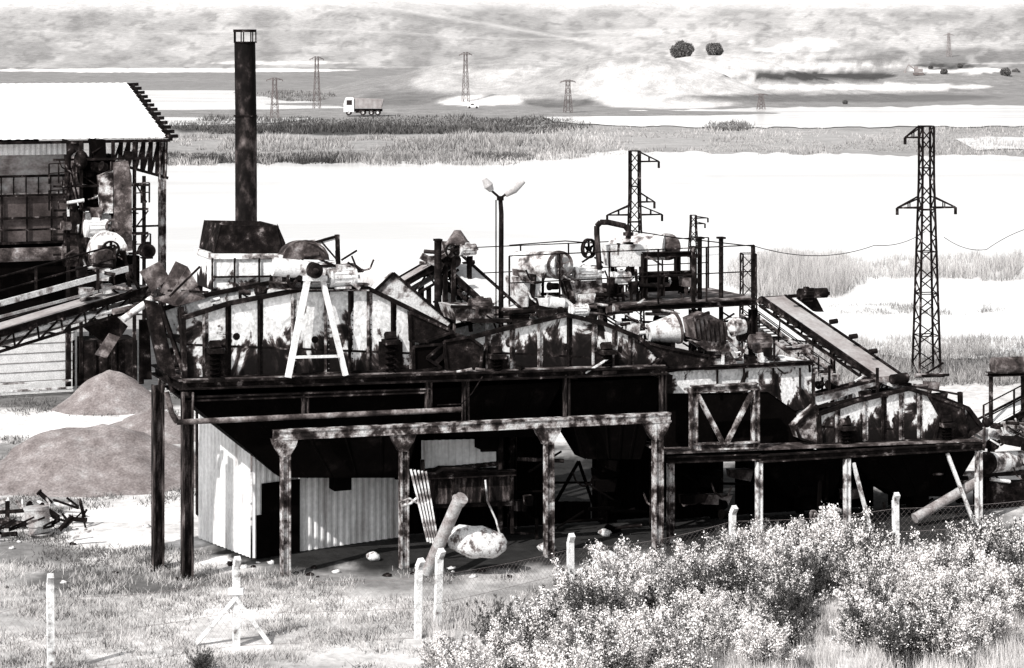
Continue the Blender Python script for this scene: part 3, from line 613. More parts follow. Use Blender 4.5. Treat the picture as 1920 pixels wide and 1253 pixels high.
m=M(); m.corr(Bq(24,.25,EZ-.7),Bq(3.3,.25,EZ-.7),Bq(3.3,.25,EZ-.25),Bq(24,.25,EZ-.25)); part(lb,'clerestory_sheet',m,WHITE)
m=M(); m.box(Bq(14,1.0,1.5),21,.3,3.0); part(lb,'block_wall',m,BRICK)
m=M()
for k in range(8):
    m.beam(Bq(24,.83,.15+k*.38),Bq(3.6,.83,.15+k*.38),.01,.02)
part(lb,'mortar_line',m,MID)
m=M(); m.beam(Bq(24,.3,.25),Bq(3.8,.3,.25),.08,.08);m.beam(Bq(24,.3,.55),Bq(3.8,.3,.55),.06,.06); part(lb,'guard_rail',m,LIGHT)
sb=T('storage_bin','ribbed grey steel storage bin inside the shed','storage bin',Bq(10,1.5,0))
BINM=mat('grey_bin_panel',[(.3,.04),(.5,.08),(.7,.14)],1.5,grad=.0,fine=.3,rough=.8,spec=.1)
BIN2=mat('light_bin_panel',[(.35,.12),(.5,.32),(.65,.5)],1.0,stretch=(1,1,2),fine=.3,rough=.8,spec=.1)
m=M(); A=Bq(3.6,.6,6.2);B=Bq(24,.6,6.2); m.plate(A,B,B+V((0,0,1.9)),A+V((0,0,1.9)),.1); part(sb,'upper_panel',m,BINM)
m=M(); m.plate(Bq(3.4,.8,8.15),Bq(24,.8,8.15),Bq(24,.8,9.8),Bq(3.4,.8,9.8),.1); part(sb,'top_panel',m,BIN2)
m=M()
for i in range(20): m.beam(Bq(3.6+i*1.0,.5,6.2),Bq(3.6+i*1.0,.5,8.1),.07,.07); m.beam(Bq(3.6+i*.5,.7,8.15),Bq(3.6+i*.5,.7,8.85),.04,.05)
for z in(6.2,7.2,8.12,8.9): m.beam(Bq(3.4,.48,z),Bq(24,.48,z),.1,.1)
m.beam(Bq(0,.2,6.75),Bq(24,.2,6.75),.06,.08)
part(sb,'stiffening_rib',m,DARK)
m=M(); m.plate(Bq(3.3,1,3.0),Bq(24,1,3.0),Bq(24,1,6.2),Bq(3.3,1,6.2),.1); part(sb,'dark_opening_plate',m,BLACK)  # flat black plate paints the dark of the open bin front
m=M(); m.cyl(Bq(24,.2,5.75),Bq(3.6,.2,5.75),.28,n=20); part(sb,'duct_pipe',m,MID)
pt_=T('crushing_tower','cluttered crusher tower of chutes, ducts and platforms','machinery tower',Bq(2.5,-1,0))
def tp_(pts,dd,t,mt,nm):
    m=M(); m.prism([W(x,y,dd) for x,y in pts],NB*t); part(pt_,nm,m,mt)
tp_([(213,305),(240,302),(247,330),(248,470),(215,475)],90,1.0,MID,'vertical_duct')
tp_([(150,300),(215,290),(210,330),(195,400),(165,395),(148,330)],90.6,1.2,BLACK,'hopper_body')
tp_([(160,400),(215,405),(225,440),(215,500),(165,500),(150,440)],90.3,1.2,PEEL2,'crusher_body')
tp_([(125,262),(150,270),(170,330),(160,380),(130,380)],91,1,MID,'inlet_chute')
tp_([(170,262),(198,262),(200,300),(178,300)],90.4,.6,BLACK,'hood')
tp_([(185,330),(212,320),(212,400),(190,400)],90.0,.4,RUST,'patched_panel')
tp_([(120,400),(160,395),(165,500),(122,500)],91.2,.5,DARK,'side_casing')
tp_([(125,480),(262,480),(262,560),(125,560)],91.5,.5,BLACK,'lower_casing')
m=M() 
for x in(128,152,212,252,270): m.beam(W(x,265,90.2) if x<260 else W(x,330,90.2),W(x,700,90.2),.13)
for y in(300,350,395,440,478): m.beam(W(100,y,90.1),W(278,y-3,90.1),.09,.09)
m.beam(W(128,300,90.1),W(152,395,90.1),.07); m.beam(W(252,340,90.1),W(275,380,90.1),.06); m.beam(W(252,480,90.1),W(278,440,90.1),.06); m.beam(W(252,430,90.1),W(278,395,90.1),.06)
part(pt_,'tower_frame',m,DARK)
railing(pt_,[W(92,395,89.8),W(128,393,89.8)],.8,.06,.5); railing(pt_,[W(250,382,89.8),W(280,380,89.8)],.8,.06,.4); railing(pt_,[W(92,345,89.8),W(128,343,89.8)],.8,.06,.5); railing(pt_,[W(250,478,89.8),W(282,476,89.8)],.8,.06,.4)
motor(pt_,W(180,428,89.6),AL,.35,.9,WHITE); wheel(pt_,W(212,425,89.4),NB,.3,.2,MID)
m=M(); m.ball(W(152,300,90.2),.3,sq=(1,1,1.3)); m.tube([W(140,280,90),W(128,290,90),W(126,340,90),W(150,420,90)],.12,10); part(pt_,'dust_pipe',m,DARK)
pipework(pt_,3,110,240,280,480,70,31,32,40)
bk=T('oil_tank','dark rusty box tank standing by the gravel heap','tank',G(195,722))
m=M(); p=lambda x,y:W(x,y,92); m.prism([p(138,640),p(255,636),p(255,722),p(138,724)],NB*1.6); part(bk,'tank_body',m,DARK)
m=M() 
for x in(138,178,216,255): m.beam(W(x,638,91.9),W(x,724,91.9),.09)
part(bk,'tank_rib',m,DARK); m=M(); m.beam(W(128,600,91.5),W(128,730,91.5),.2); part(bk,'corner_post',m,DARK)
def mound(px,py,w,h,dd,label,seed):
    c=V(((px-960)*dd/FP,dd,0)); n=64;rr=20; vs=[];fs=[]
    for j in range(rr+1):
        for i in range(n):
            t=2*math.pi*i/n; r=j/rr; x=math.cos(t)*w*r;y=math.sin(t)*w*.8*r; nz=float(fbm(x*.6+seed,y*.6,3,seed))
            z=h*(max(0,1-r**1.4)**1.5)*(.7+.6*nz)+.04*float(fbm(x*4,y*4,3,seed+3))*(1-r)-(.06 if j==rr else 0); vs.append(c+V((x*(1+.5*(nz-.5)),y*(1+.3*(nz-.5)),z)))
    for j in range(rr):
        for i in range(n): fs.append((j*n+i,j*n+(i+1)%n,(j+1)*n+(i+1)%n,(j+1)*n+i))
    m=M(); m.add(vs,fs,True); solo('gravel_mound',m,GRAVEL,label,'gravel heap',c,'gravel heaps in the yard')
mound(165,930,4.8,1.75,74,'broad grey gravel heap in the yard',3); mound(205,745,2.4,1.5,88,'pale gravel heap beside the shed',5); mound(290,850,3.0,.9,82,'low grey gravel heap behind the columns',9)
# ---------------------------------------------------------------- corrugated store
cs=T('corrugated_store','pale corrugated sheet hut under the platform','hut',G(473,1043))
A=W(372,1005,64.5);B=W(473,1045,61.9);C=W(750,1030,64.6)
A.z=B.z=C.z=0
m=M(); m.corr(A,B,B+V((0,0,3.1)),A+V((0,0,3.8)),.2,.035); part(cs,'side_wall',m,GALV)
u=(C-B) 
for f0,f1 in((.31,1),(0,.05),(.05,.31)): m=M(); m.corr(B+u*f0,B+u*f1,B+u*f1+V((0,0,3.3)),B+u*f0+V((0,0,3.3)),.2,.035); part(cs,'front_wall',m,GALV)
m=M(); n=u.cross(V((0,0,1))).normalized(); m.plate(B+u*.05+n*.09,B+u*.3+n*.09,B+u*.3+n*.09+V((0,0,2.05)),B+u*.05+n*.09+V((0,0,2.05)),.03); part(cs,'door',m,BLACK)
m=M(); m.plate(B+u*.01+n*.14,B+u*.1+n*.14,B+u*.1+n*.14+V((0,0,1.2)),B+u*.01+n*.14+V((0,0,1.2)),.03); part(cs,'door_leaf',m,BLACK)
m=M(); m.prism([A+V((0,0,3.8)),B+V((0,0,3.35)),C+V((0,0,3.35)),C+V((-1,3,3.8))],(0,0,.05)); part(cs,'hut_roof',m,DARK)
pn=T('hanging_cladding','pale corrugated sheet panel hung under the beams','cladding',L(860,880,2.4)); m=M(); m.corr(L(790,880,2.0),L(932,876,2.0),L(932,822,2.0),L(790,826,2.0),.2,.035); part(pn,'sheet',m,GALV); m=M(); m.beam(L(785,884,1.95),L(945,868,1.95),.12,.12); part(pn,'support_rail',m,DARK)
bm=T('derelict_machine','derelict rust-brown steel box machine with hanging cable','machine',L(880,975,1.2))
m=M(); m.prism([L(808,895,1.2),L(958,890,1.2),L(962,942,1.2),L(812,948,1.2)],NB*1.2); part(bm,'machine_body',m,COLM)
m=M(); m.ib(L(800,893,1.1),L(966,886,1.1),.2,.16,.03); m.beam(L(806,950,1.1),L(966,944,1.1),.12,.1)
for x in(810,850,905,960): m.beam(L(x,890,1.12),L(x,1000 if x in(810,960) else 946,1.12),.08)
m.prism([L(805,898,1.1),L(835,880,1.1),L(895,880,1.1),L(900,893,1.1)],NB*.6); part(bm,'frame',m,DARK)
m=M(); m.tube([L(910,900,1),L(914,940,.9),L(930,975,.9),L(938,1005,.9)],.03,6); part(bm,'hanging_cable',m,LIGHT)
pa=W(800,1074,59.8);pb=W(860,938,59.0); m=M(); m.cyl(pa,pb,.165,n=20); m.cyl(pb,pb+(pb-pa).normalized()*.05,.19,n=20); m.cyl(pb+V((0,0,-.05)),W(866,934,58.9),.18,n=20); solo('leaning_pipe',m,PIPEM,'thick pale steel pipe leaning at an angle','pipe',pa)
for i in range(5):
    m=M(); m.beam(W(802+i*5,1016+i*2,59.6),W(770+i*7,880+i*1,59.9+.05*i),.09,.03); solo('leaning_plank',m,LIGHT,'thin pale plank leaning against a column','plank',W(805+i*5,1020,59.8),'planks leaning on the column')
m=M(); m.tube([L(748,942,-1),L(768,935,-1),L(790,948,-1),L(806,940,-1)],.03,6); m.tube([L(755,948,-1),L(770,944,-1),L(782,934,-1)],.04,6); solo('bent_rod',m,LIGHT,'bent pale metal rod hanging from a column','rod',L(775,945,-1))
c=W(893,1016,59.9); m=M(); m.ball((0,0,0),1,26,16)
for v in m.v:
    k=1+.30*(float(fbm(v.x*1.8+5,v.y*1.8+v.z*2.4,4,2))-.5); v.x,v.y,v.z=c.x+v.x*.80*k,c.y+v.y*.5*k,c.z+v.z*.43*k-.10*v.x+.02*math.sin(v.x*9)
solo('tank_boulder',m,ROCK,'pale pitted rounded boulder lying on its side','boulder',c)
for i,(x,y,s) in enumerate([(1025,1030,.16),(1135,1003,.14),(700,1048,.14),(1185,1050,.13),(1140,1050,.2)]):
    c=G(x,y); c.z=s*.4; m=M(); m.ball((0,0,0),s,12,8)
    for v in m.v:
        k=.6+.9*float(fbm(v.x*9+i,v.y*9+v.z*8,3,i)); v.x,v.y,v.z=c.x+v.x*k*1.5,c.y+v.y*k,c.z+v.z*k*.8
    solo('rubble_stone',m,ROCK,'rough pale stone lying under the platform','stone',c,'stones under the platform')
# ---------------------------------------------------------------- right mid section
mw=T('transfer_casing','patchy white and rust steel casing between screens','casing',L(1400,800,.6))
m=M(); m.prism([L(1248,700,.6),L(1330,688,.6),L(1522,680,.6),L(1522,765,.6),L(1490,770,.6),L(1440,735,.6),L(1248,738,.6)],NB*1.8); part(mw,'painted_panel',m,PEEL3)
m=M(); m.prism([L(1248,738,.65),L(1460,730,.65),L(1492,770,.65),L(1500,850,.65),L(1248,855,.65)],NB*1.6); part(mw,'dark_casing',m,BLACK)
m=M(); m.ib(L(1320,690,.45),L(1525,680,.45),.2,.12,.03); m.beam(L(1248,694,.5),L(1320,690,.5),.1,.1)
for x in(1345,1395,1450,1500): m.beam(L(x,690,.5),L(x,738,.5),.05)
part(mw,'stiffening_rib',m,DARK); m=M(); m.prism([L(1325,650,.7),L(1365,652,.7),L(1385,686,.7),L(1322,688,.7)],NB*.6)
part(mw,'motor_plinth',m,RUST); pipework(mw,9,1290,1520,640,688,40,.5,1.4,40)
bf=T('braced_frame','square rusty steel frame with V bracing','steel frame',L(1358,842,-.3))
for x in(1300,1416): m=M(); m.ib(L(x,728,-.3),L(x,842,-.3),.2,.2,.04); part(bf,'upright',m,RUST)
for y0,y1 in((730,724),(838,834)): m=M(); m.ib(L(1296,y0,-.32),L(1420,y1,-.32),.2,.2,.04); part(bf,'crossbar',m,RUST)
m=M(); m.beam(L(1308,740,-.35),L(1356,832,-.35),.12); m.beam(L(1410,736,-.38),L(1362,832,-.38),.12); part(bf,'v_brace',m,RUST)
lp=T('lower_platform','low rusty steel platform with slender pale legs','industrial platform',L(1255,1020))
m=M(); m.ib(L(1250,862,-.2),L(1425,856,-.2),.2,.2,.04); part(lp,'edge_beam',m,DARK); m=M(); m.ib(L(1420,860,-.2),L(1842,836,-.2),.22,.22,.04); part(lp,'edge_beam',m,DARK)
m=M(); A=L(1250,852,-.2);B=L(1842,828,-.2); m.prism([A,B,B+NB*3,A+NB*3],(0,0,.05)); part(lp,'deck_plate',m,MID)
for px,yb,yt,mt in((1257,1020,868,RUST),(1423,1003,866,LIGHT),(1588,1000,860,LIGHT),(1835,978,845,LIGHT)):
    m=M(); a=L(px,yb,-.2); a.z=-.05; m.ib(a,L(px,yt,-.2),.17,.17,.03); m.beam(a,L(px,yt,-.2),.06,.12); part(lp,'leg',m,mt)
for a_,b_ in(((1600,868),(1632,992)),((1776,850),(1826,980))):
    m=M(); m.beam(L(*a_,-.2),L(*b_,-.2),.08,.1); part(lp,'brace',m,LIGHT)
for px in(1340,1500,1680,1800):
    m=M(); a=L(px,850,2.7); m.ib(V((a.x,a.y,0)),a,.2,.2,.03); part(lp,'leg',m,BLACK)
for off in(1.5,2.8):
    m=M(); m.ib(L(1250,862,-.2)+NB*off,L(1842,840,-.2)+NB*off,.2,.2,.03); part(lp,'joist',m,BLACK)
pipework(lp,21,1270,1800,875,985,60,.2,2.6,80,(BLACK,RUST,MID,COLM))
hopper('black steel hopper under the small screen',1430,1585,1480,1560,866,862,930,.6,2.0)
hopper('black steel hopper under the small screen',1595,1830,1680,1780,862,846,930,.6,2.0)
m=M(); m.cyl(G(1715,985)+V((0,0,.2)),L(1830,905,.3),.15,n=14); solo('fallen_pipe',m,PIPEM,'pale pipe slanting down under the low platform','pipe',G(1715,985))
bw2=T('shade_backing_wall','added shade-black sheet wall behind the low platform','wall',L(1500,980,3))  # added sheets stand in for the shadow behind the low platform
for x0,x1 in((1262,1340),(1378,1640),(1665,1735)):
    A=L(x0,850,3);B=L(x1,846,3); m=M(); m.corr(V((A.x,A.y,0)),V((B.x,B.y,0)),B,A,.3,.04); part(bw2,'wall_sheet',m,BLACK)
# ---------------------------------------------------------------- upper platform
up=T('machine_platform','raised steel walkway platform with handrails and machines','industrial platform',L(1200,1000,3.2)); o3=3.0
m=M(); m.ib(L(955,590,o3),L(1418,566,o3),.25,.18,.03); part(up,'edge_beam',m,DARK)
m=M(); A=L(955,585,o3);B=L(1418,561,o3); m.prism([A,B,B+NB*3,A+NB*3],(0,0,.05)); part(up,'deck_plate',m,MID)
railing(up,[L(955,586,o3),L(1414,562,o3)],1.65,.045,1.6)
railing(up,[L(955,586,o3)+NB*3,L(1414,562,o3)+NB*3],1.65,.04,1.6)
for px in(960,1130,1300,1412):
    m=M(); a=L(px,580,o3+.2); m.ib(V((a.x,a.y,0)),a,.22,.22,.03); part(up,'column',m,DARK)
    if px>1200:
        m=M(); a=L(px,580,o3); m.beam(a,a+V((0,0,1.9)),.1); part(up,'tall_post',m,DARK)
pw=T('deck_machinery','tangle of motors, pipes and brackets on the platform deck','machinery',L(1130,575,o3+.3))
pipework(pw,31,965,1290,505,568,70,o3+.2,o3+2,44)
pw=T('deck_machinery','tangled valves and braces around the bent pipe','machinery',L(1150,560,o3+1)); pipework(pw,32,1085,1215,450,520,24,o3+.8,o3+2,34); motor(pw,L(1165,520,o3+.5),AL,.18,.5,LIGHT)
pw=T('deck_machinery','rusted brackets and troughs heaped above the middle screen','machinery',L(1000,600,1.5)); pipework(pw,33,850,1210,570,612,56,.6,2.6,50); motor(pw,L(900,572,1.2),AL,.2,.6,MID); motor(pw,L(1085,582,1.0),AL,.18,.5,LIGHT)
pw=T('deck_machinery','pipes and stays packed behind the electric motor','machinery',L(1290,630,2.4)); pipework(pw,34,1140,1420,580,645,50,2.0,3.4,55); motor(pw,L(1425,640,1.6),AL,.22,.6,MID)
for px,yt in((1312,448),(1352,448),(821,452)):
    e=T('steel_post','tall plain dark steel post above the machinery','post',L(px,600,o3+.3),'dark posts above the machinery'); m=M(); a=L(px,yt,o3+.3); m.cyl(V((a.x,a.y,0)),a,.07 if px>1000 else .11,n=12); m.beam(a,a+V((0,0,.06)),.25,.2); part(e,'shaft',m,DARK)
mc=T('rotary_washer','pale horizontal drum with spoked round end','drum',L(1010,520,o3+.6)); oo=o3+.6
m=M(); m.cyl(L(1048,497,oo),L(968,496,oo+.9),.40,n=26); part(mc,'drum_body',m,LIGHT)
m=M(); m.cyl(L(1048,497,oo-.06),L(1046,497,oo+.03),.43,n=26); part(mc,'end_disc',m,LIGHT); wheel(mc,L(1050,497,oo-.2),NB,.42,.06,MID,'flywheel',6)
for a_,b_ in(((1000,515),(995,578)),((1060,520),(1075,570))): m=M(); m.beam(L(*a_,oo),L(*b_,oo),.15); part(mc,'leg',m,DARK)
m=M(); m.prism([L(966,520,oo),L(1016,518,oo),L(1012,575,oo),L(970,578,oo)],NB*.8); part(mc,'pedestal',m,LIGHT)
wheel(mc,L(1104,466,oo),V((.7,-.7,0)),.30,.12,DARK,'belt_pulley'); motor(mc,L(1100,512,oo),AL,.2,.8,LIGHT)
m=M(); m.prism([L(1060,520,oo),L(1128,516,oo),L(1135,570,oo),L(1070,574,oo)],NB*.5); part(mc,'gearbox',m,RUST)
m=M(); m.prism([L(1012,560,oo-.5),L(1062,560,oo-.5),L(1080,575,oo-.5),L(1020,590,oo-.5)],NB*.4); m.cyl(L(1030,566,oo-.6),L(1056,570,oo-.6),.17,n=12); part(mc,'cowl',m,WHITE)
pv=T('pressure_vessel','white horizontal pressure vessel with domed end on frame','vessel',L(1220,520,o3+.8)); oo=o3+.8
m=M(); m.cyl(L(1250,463,oo),L(1150,462,oo+1.2),.40,n=26); part(pv,'vessel_shell',m,LIGHT)
m=M(); m.cyl(L(1252,463,oo-.12),L(1250,463,oo),.41,n=26); m.cyl(L(1253,463,oo-.18),L(1252,463,oo-.12),.1,n=12); part(pv,'end_cap',m,MID)
m=M()
for a_,b_ in(((1208,476),(1208,560)),((1300,476),(1300,556)),((1205,478),(1302,476)),((1205,515),(1302,512)),((1240,512),(1240,556)),((1270,480),(1270,512))): m.ib(L(*a_,oo-.3),L(*b_,oo-.3),.16,.16,.03)
part(pv,'support_frame',m,DARK); m=M()
m.prism([L(1212,520,oo),L(1296,518,oo),L(1290,545,oo),L(1216,548,oo)],NB*.6); part(pv,'sump_box',m,BLACK)
m=M(); m.prism([L(1140,460,oo),L(1215,458,oo),L(1210,500,oo),L(1145,500,oo)],NB*.5); part(pv,'side_box',m,LIGHT)
m=M(); m.tube([L(1124,505,oo-.3),L(1119,440,oo-.3),L(1119,424,oo-.3),L(1126,417,oo-.3),L(1140,417,oo-.3),L(1172,424,oo-.3),L(1178,432,oo-.3),L(1178,448,oo-.3)],.085,12); m.cyl(L(1178,436,oo-.3),L(1178,442,oo-.3),.16,n=12); part(pv,'bent_pipe',m,COLM)
m=M()
for x in(1155,1165,1180,1192): m.beam(L(x,505,oo-.3),L(x+4,565,oo-.3),.07)
m.beam(L(1130,535,oo-.3),L(1200,530,oo-.3),.1); m.beam(L(1130,565,oo-.3),L(1180,500,oo-.3),.07); m.cyl(L(1145,520,oo-.4),L(1145,550,oo-.4),.12,n=12); m.cyl(L(1190,528,oo-.4),L(1190,552,oo-.4),.1,n=12); part(pv,'valve_rack',m,DARK)
em=T('electric_motor','large boxy ribbed electric motor with pale gearbox','motor',L(1340,655,.5))
m=M(); m.prism([L(1300,600,.5),L(1328,588,.5),L(1362,606,.5),L(1366,636,.5),L(1342,650,.5),L(1306,636,.5)],NB*.7)
part(em,'motor_body',m,MID); m=M()
for i in range(7): m.beam(L(1302+i*9,600-4+i*1.6,.42),L(1308+i*8.6,636+i*1.6,.42),.035,.05)
m.beam(L(1298,598,.45),L(1330,586,.45),.1,.08); part(em,'cooling_fins',m,DARK)
m=M(); m.cyl(L(1372,614,.5),L(1396,612,.5),.28,.2,n=18); m.ball(L(1380,612,.5),.27); part(em,'gearbox',m,LIGHT)
m=M(); m.prism([L(1300,640,.5),L(1365,640,.5),L(1372,660,.5),L(1325,658,.5)],NB*.5); m.beam(L(1360,630,.5),L(1395,660,.5),.1); part(em,'motor_base',m,RUST)
tk=T('settling_tank','pale tilted steel cone tank behind the screens','tank',L(1240,650,2.2)); m=M(); m.cyl(L(1216,624,1.9),L(1268,616,1.9),.26,.44,n=24); part(tk,'tank_shell',m,LIGHT)
m=M(); m.cyl(L(1266,616,1.9),L(1271,615,1.9),.47,n=24); part(tk,'tank_rim',m,MID); a=L(1242,640,1.9)
for s in(-.3,.3): m=M(); m.beam(a+V((s,0,0)),V((a.x+s,a.y,0)),.12); part(tk,'leg',m,DARK)
for (x0,y0,x1,y1,off,mt) in((850,575,930,592,1.0,RUST),(880,600,1010,596,.9,MID),(1000,590,1090,588,1.6,LIGHT)):
    e=T('feed_trough','shallow steel feed trough above the screen','trough',L(x0,y1,off)); m=M(); m.prism([L(x0,y0,off),L(x1,y0+2,off),L(x1-8,y1+10,off),L(x0+8,y1+10,off)],NB*1.2); part(e,'trough_body',m,mt); m=M(); m.beam(L(x0-4,y0,off-.04),L(x1+4,y0+2,off-.04),.12,.08); part(e,'trough_rim',m,DARK)
for pts in([(955,460),(1060,452),(1112,456)],[(1180,432),(1260,445),(1412,462)],[(905,706),(885,738),(865,758),(820,760)]):
    a=L(*pts[0],2.6 if pts[0][1]<700 else -.2); P=[L(x,y,2.6 if y<600 else -.2) for x,y in pts]; m=M(); m.tube(P,.018,5); solo('loose_cable',m,DARK,'thin dark cable strung between posts','cable',a,'loose cables on the plant')
# ---------------------------------------------------------------- conveyors right and middle
rc=conveyor(L(1450,556,7.0),L(1668,706,.9),.82,'steep grey belt conveyor with dark rails beside stepped walkway',.3,rail=None,legs=[.45],beltmt=BELTG)
for x,y,o in((1566,604,4.2),(1603,632,3.0),(1640,660,2.0)):
    m=M(); m.cyl(L(x-10,y,o),L(x+4,y-2,o),.08,n=12); part(rc,'return_roller',m,DARK)
m=M(); a0=L(1388,592,5.8);b0=L(1535,702,1.4); s_=AL*.5
m.beam(a0,b0,.06,.14); m.beam(a0+s_,b0+s_,.06,.14)
for i in range(22): p=a0.lerp(b0,i/21); m.beam(p,p+s_,.16,.03)
part(rc,'walkway',m,RUST); railing(rc,[a0,b0],.5,.04,1.1); railing(rc,[a0+s_,b0+s_],.4,.035,1.4)
motor(rc,L(1512,552,6.0),AL,.2,.5,DARK); m=M(); m.beam(L(1478,556,6),L(1555,550,6),.1,.1); m.prism([L(1498,560,6),L(1530,556,6),L(1545,585,6),L(1530,585,6)],NB*.2); m.cyl(L(1525,550,5.9),L(1550,549,5.9),.16,n=12); part(rc,'head_bracket',m,DARK)
e=T('tail_hopper','angular steel feed hopper at the conveyor foot','hopper',L(1650,760,.6)); m=M(); m.prism([L(1525,745,.3),L(1640,715,.3),L(1645,722,.3),L(1528,762,.3)],NB*.06); part(e,'hopper_plate',m,LIGHT); m=M(); m.prism([L(1640,715,.6),L(1700,722,.6),L(1750,745,.6),L(1700,735,.6)],NB*.5); part(e,'hopper_plate',m,LIGHT)
m=M(); m.beam(L(1525,742,.2),L(1640,714,.2),.07); m.beam(L(1528,764,.2),L(1700,728,.2),.08);m.beam(L(1525,700,.3),L(1525,770,.3),.08);m.beam(L(1645,690,.3),L(1645,740,.3),.07); m.beam(L(1555,685,.4),L(1555,750,.4),.06); m.beam(L(1685,720,.4),L(1800,740,.4),.06); m.cyl(L(1672,712,.3),L(1700,708,.4),.15,n=14); m.beam(L(1800,735,.4),L(1803,830,.4),.12); part(e,'hopper_frame',m,DARK)
pipework(e,41,1520,1780,704,748,46,.4,1.6,50)
c1=conveyor(L(700,556,5.5),L(838,476,5.5),.8,'short lattice conveyor rising behind the screens',.5,rail=None,legs=[.6],beltmt=BELTG,frmt=DARK)
c2=conveyor(L(840,480,6.5),L(950,580,2.8),.8,'pale conveyor dropping toward the screens',.4,rail=None,legs=[],beltmt=BELT,frmt=DARK)
e=T('crusher_head','small crusher head with conical cap on conveyors','crusher',L(860,500,4.8)); m=M(); m.cyl(L(858,458,4.8),L(858,432,4.8),.38,.10,n=16); part(e,'conical_cap',m,MID)
m=M(); m.prism([L(838,455,4.8),L(880,456,4.8),L(886,480,4.8),L(842,482,4.8)],NB*.6); m.beam(L(800,495,4.8),L(880,455,4.8),.1); m.beam(L(790,480,4.8),L(830,500,4.8),.14,.2); part(e,'crusher_body',m,RUST); motor(e,L(876,468,4.5),AL,.17,.5,LIGHT); wheel(e,L(848,470,4.5),NB,.22,.1)
for x in(835,850,880): m=M(); a=L(x,480,4.9); m.beam(a,V((a.x,a.y,0)),.12); part(e,'support_leg',m,DARK)
pipework(e,51,780,870,470,592,46,5.2,6.2,40)
e=T('sheet_cover','crumpled pale sheet metal cover behind the conveyor','sheet metal',L(850,590,4.5)); m=M(); m.prism([L(835,530,6.8),L(880,545,6.8),L(935,595,6.8),L(835,598,6.8)],NB*.3); part(e,'sheet',m,LIGHT)
LAMP=mat('weathered_lamp_shell',[(.3,.35),(.7,.6)],4,fine=.3)
lx=T('lamp_post','dark lamp post with two upswept lamps','lamp post',L(938,600,1.6)); m=M(); a=L(938,372,1.6); m.cyl(V((a.x,a.y,0)),L(940,400,1.6),.085,.07,n=12); m.cyl(L(940,400,1.6),L(938,370,1.6),.07,.06,n=12); part(lx,'pole',m,DARK)
m=M(); m.cyl(L(938,372,1.6),L(922,358,1.6),.035,n=8); m.cyl(L(938,372,1.6),L(952,362,1.6),.035,n=8); m.cyl(L(938,376,1.6),L(938,368,1.6),.1,n=10); m.beam(L(930,375,1.5),L(930,600,1.5),.03); part(lx,'bracket_arm',m,DARK)
for a_,b_ in(((922,358),(908,336)),((948,366),(982,340))):
    m=M(); a=L(*a_,1.6);b=L(*b_,1.6); m.cyl(a,a.lerp(b,.45),.07,.14,n=12); m.cyl(a.lerp(b,.45),b,.14,.07,n=12); part(lx,'lamp_head',m,LAMP)
# ---------------------------------------------------------------- pylons
def pylon(bx,by,h,wb,wt,t,label,arms,mt=DARK,seg=None,yaw=.35,z0=0,group='lattice power pylons'):
    e=T('power_pylon',label,'pylon',(bx,by,z0),group); c=V((bx,by,z0)); ax=V((math.cos(yaw),math.sin(yaw),0)); ay=V((-ax.y,ax.x,0))
    n=seg or int(h/(wb*.9)); m=M()
    def cr(i,k): 
        f=k/n; w=(wb+(wt-wb)*min(1,f*1.25))/2; s=((-1,-1),(1,-1),(1,1),(-1,1))[i%4]; return c+ax*w*s[0]+ay*w*s[1]+V((0,0,h*f))
    for i in range(4):
        for k in range(n):
            m.beam(cr(i,k),cr(i,k+1),t)
            if k%2: m.beam(cr(i,k),cr(i+1,k+1),t*.6)
            else: m.beam(cr(i+1,k),cr(i,k+1),t*.6)
            if k%3==2: m.beam(cr(i,k+1),cr(i+1,k+1),t*.55)
    part(e,'lattice_mast',m,mt)
    for f,l,sd in arms:
        z=V((0,0,h*f)) 
        for s in sd:
            m=M()
            for y in(-1,1):
                r=c+ax*s*wt*.5+ay*y*wt*.5+z; tip=c+ax*s*l+z; m.beam(r,tip,t*.9); m.beam(r+V((0,0,h*.045)),tip,t*.8)
                mm=r.lerp(tip,.5); m.beam(mm,(r+V((0,0,h*.045))).lerp(tip,.5),t*.5)
            part(e,'cross_arm',m,mt); m=M(); tip=c+ax*s*l+z; m.cyl(tip,tip+V((0,0,-.3)),t*.9,n=8); part(e,'insulator',m,mt)
    return e
pylon(W(1737,705,96).x,96,10.75,.95,.5,.075,'tall dark lattice power pylon by the lake',[(.675,1.3,(-1,1)),(.955,.95,(-1,))],seg=18,yaw=.15)
pylon(W(1190,600,100).x,100,9.5,.8,.42,.065,'dark lattice power pylon with one upper arm',[(.70,1.25,(-1,1)),(.95,1.1,(1,)),(.76,.9,(1,))],seg=18,yaw=.15)
pylon(W(1300,600,150).x,150,2.9,.6,.35,.07,'small lattice pylon standing in the lake',[(.93,1.0,(1,)),(.8,.8,(1,))],seg=6,yaw=.15)
pylon(W(1403,600,85).x,85,6.3,.7,.5,.05,'short lattice mast beside the platform',[],seg=12,yaw=.1)
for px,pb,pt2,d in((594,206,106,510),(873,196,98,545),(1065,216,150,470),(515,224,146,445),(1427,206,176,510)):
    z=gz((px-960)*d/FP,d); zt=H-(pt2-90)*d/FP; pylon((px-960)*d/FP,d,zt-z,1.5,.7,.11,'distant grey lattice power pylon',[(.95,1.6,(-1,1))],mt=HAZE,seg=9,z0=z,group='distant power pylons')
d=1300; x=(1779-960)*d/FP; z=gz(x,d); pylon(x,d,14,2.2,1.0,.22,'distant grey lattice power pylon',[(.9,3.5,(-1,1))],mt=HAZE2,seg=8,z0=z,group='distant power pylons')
def cable(a,b,sag,label,r=.022):
    m=M(); P=[a.lerp(b,i/16)-V((0,0,sag*4*(i/16)*(1-i/16))) for i in range(17)]; m.tube(P,r,5); solo('power_cable',m,DARK,label,'cable',a,'power cables')
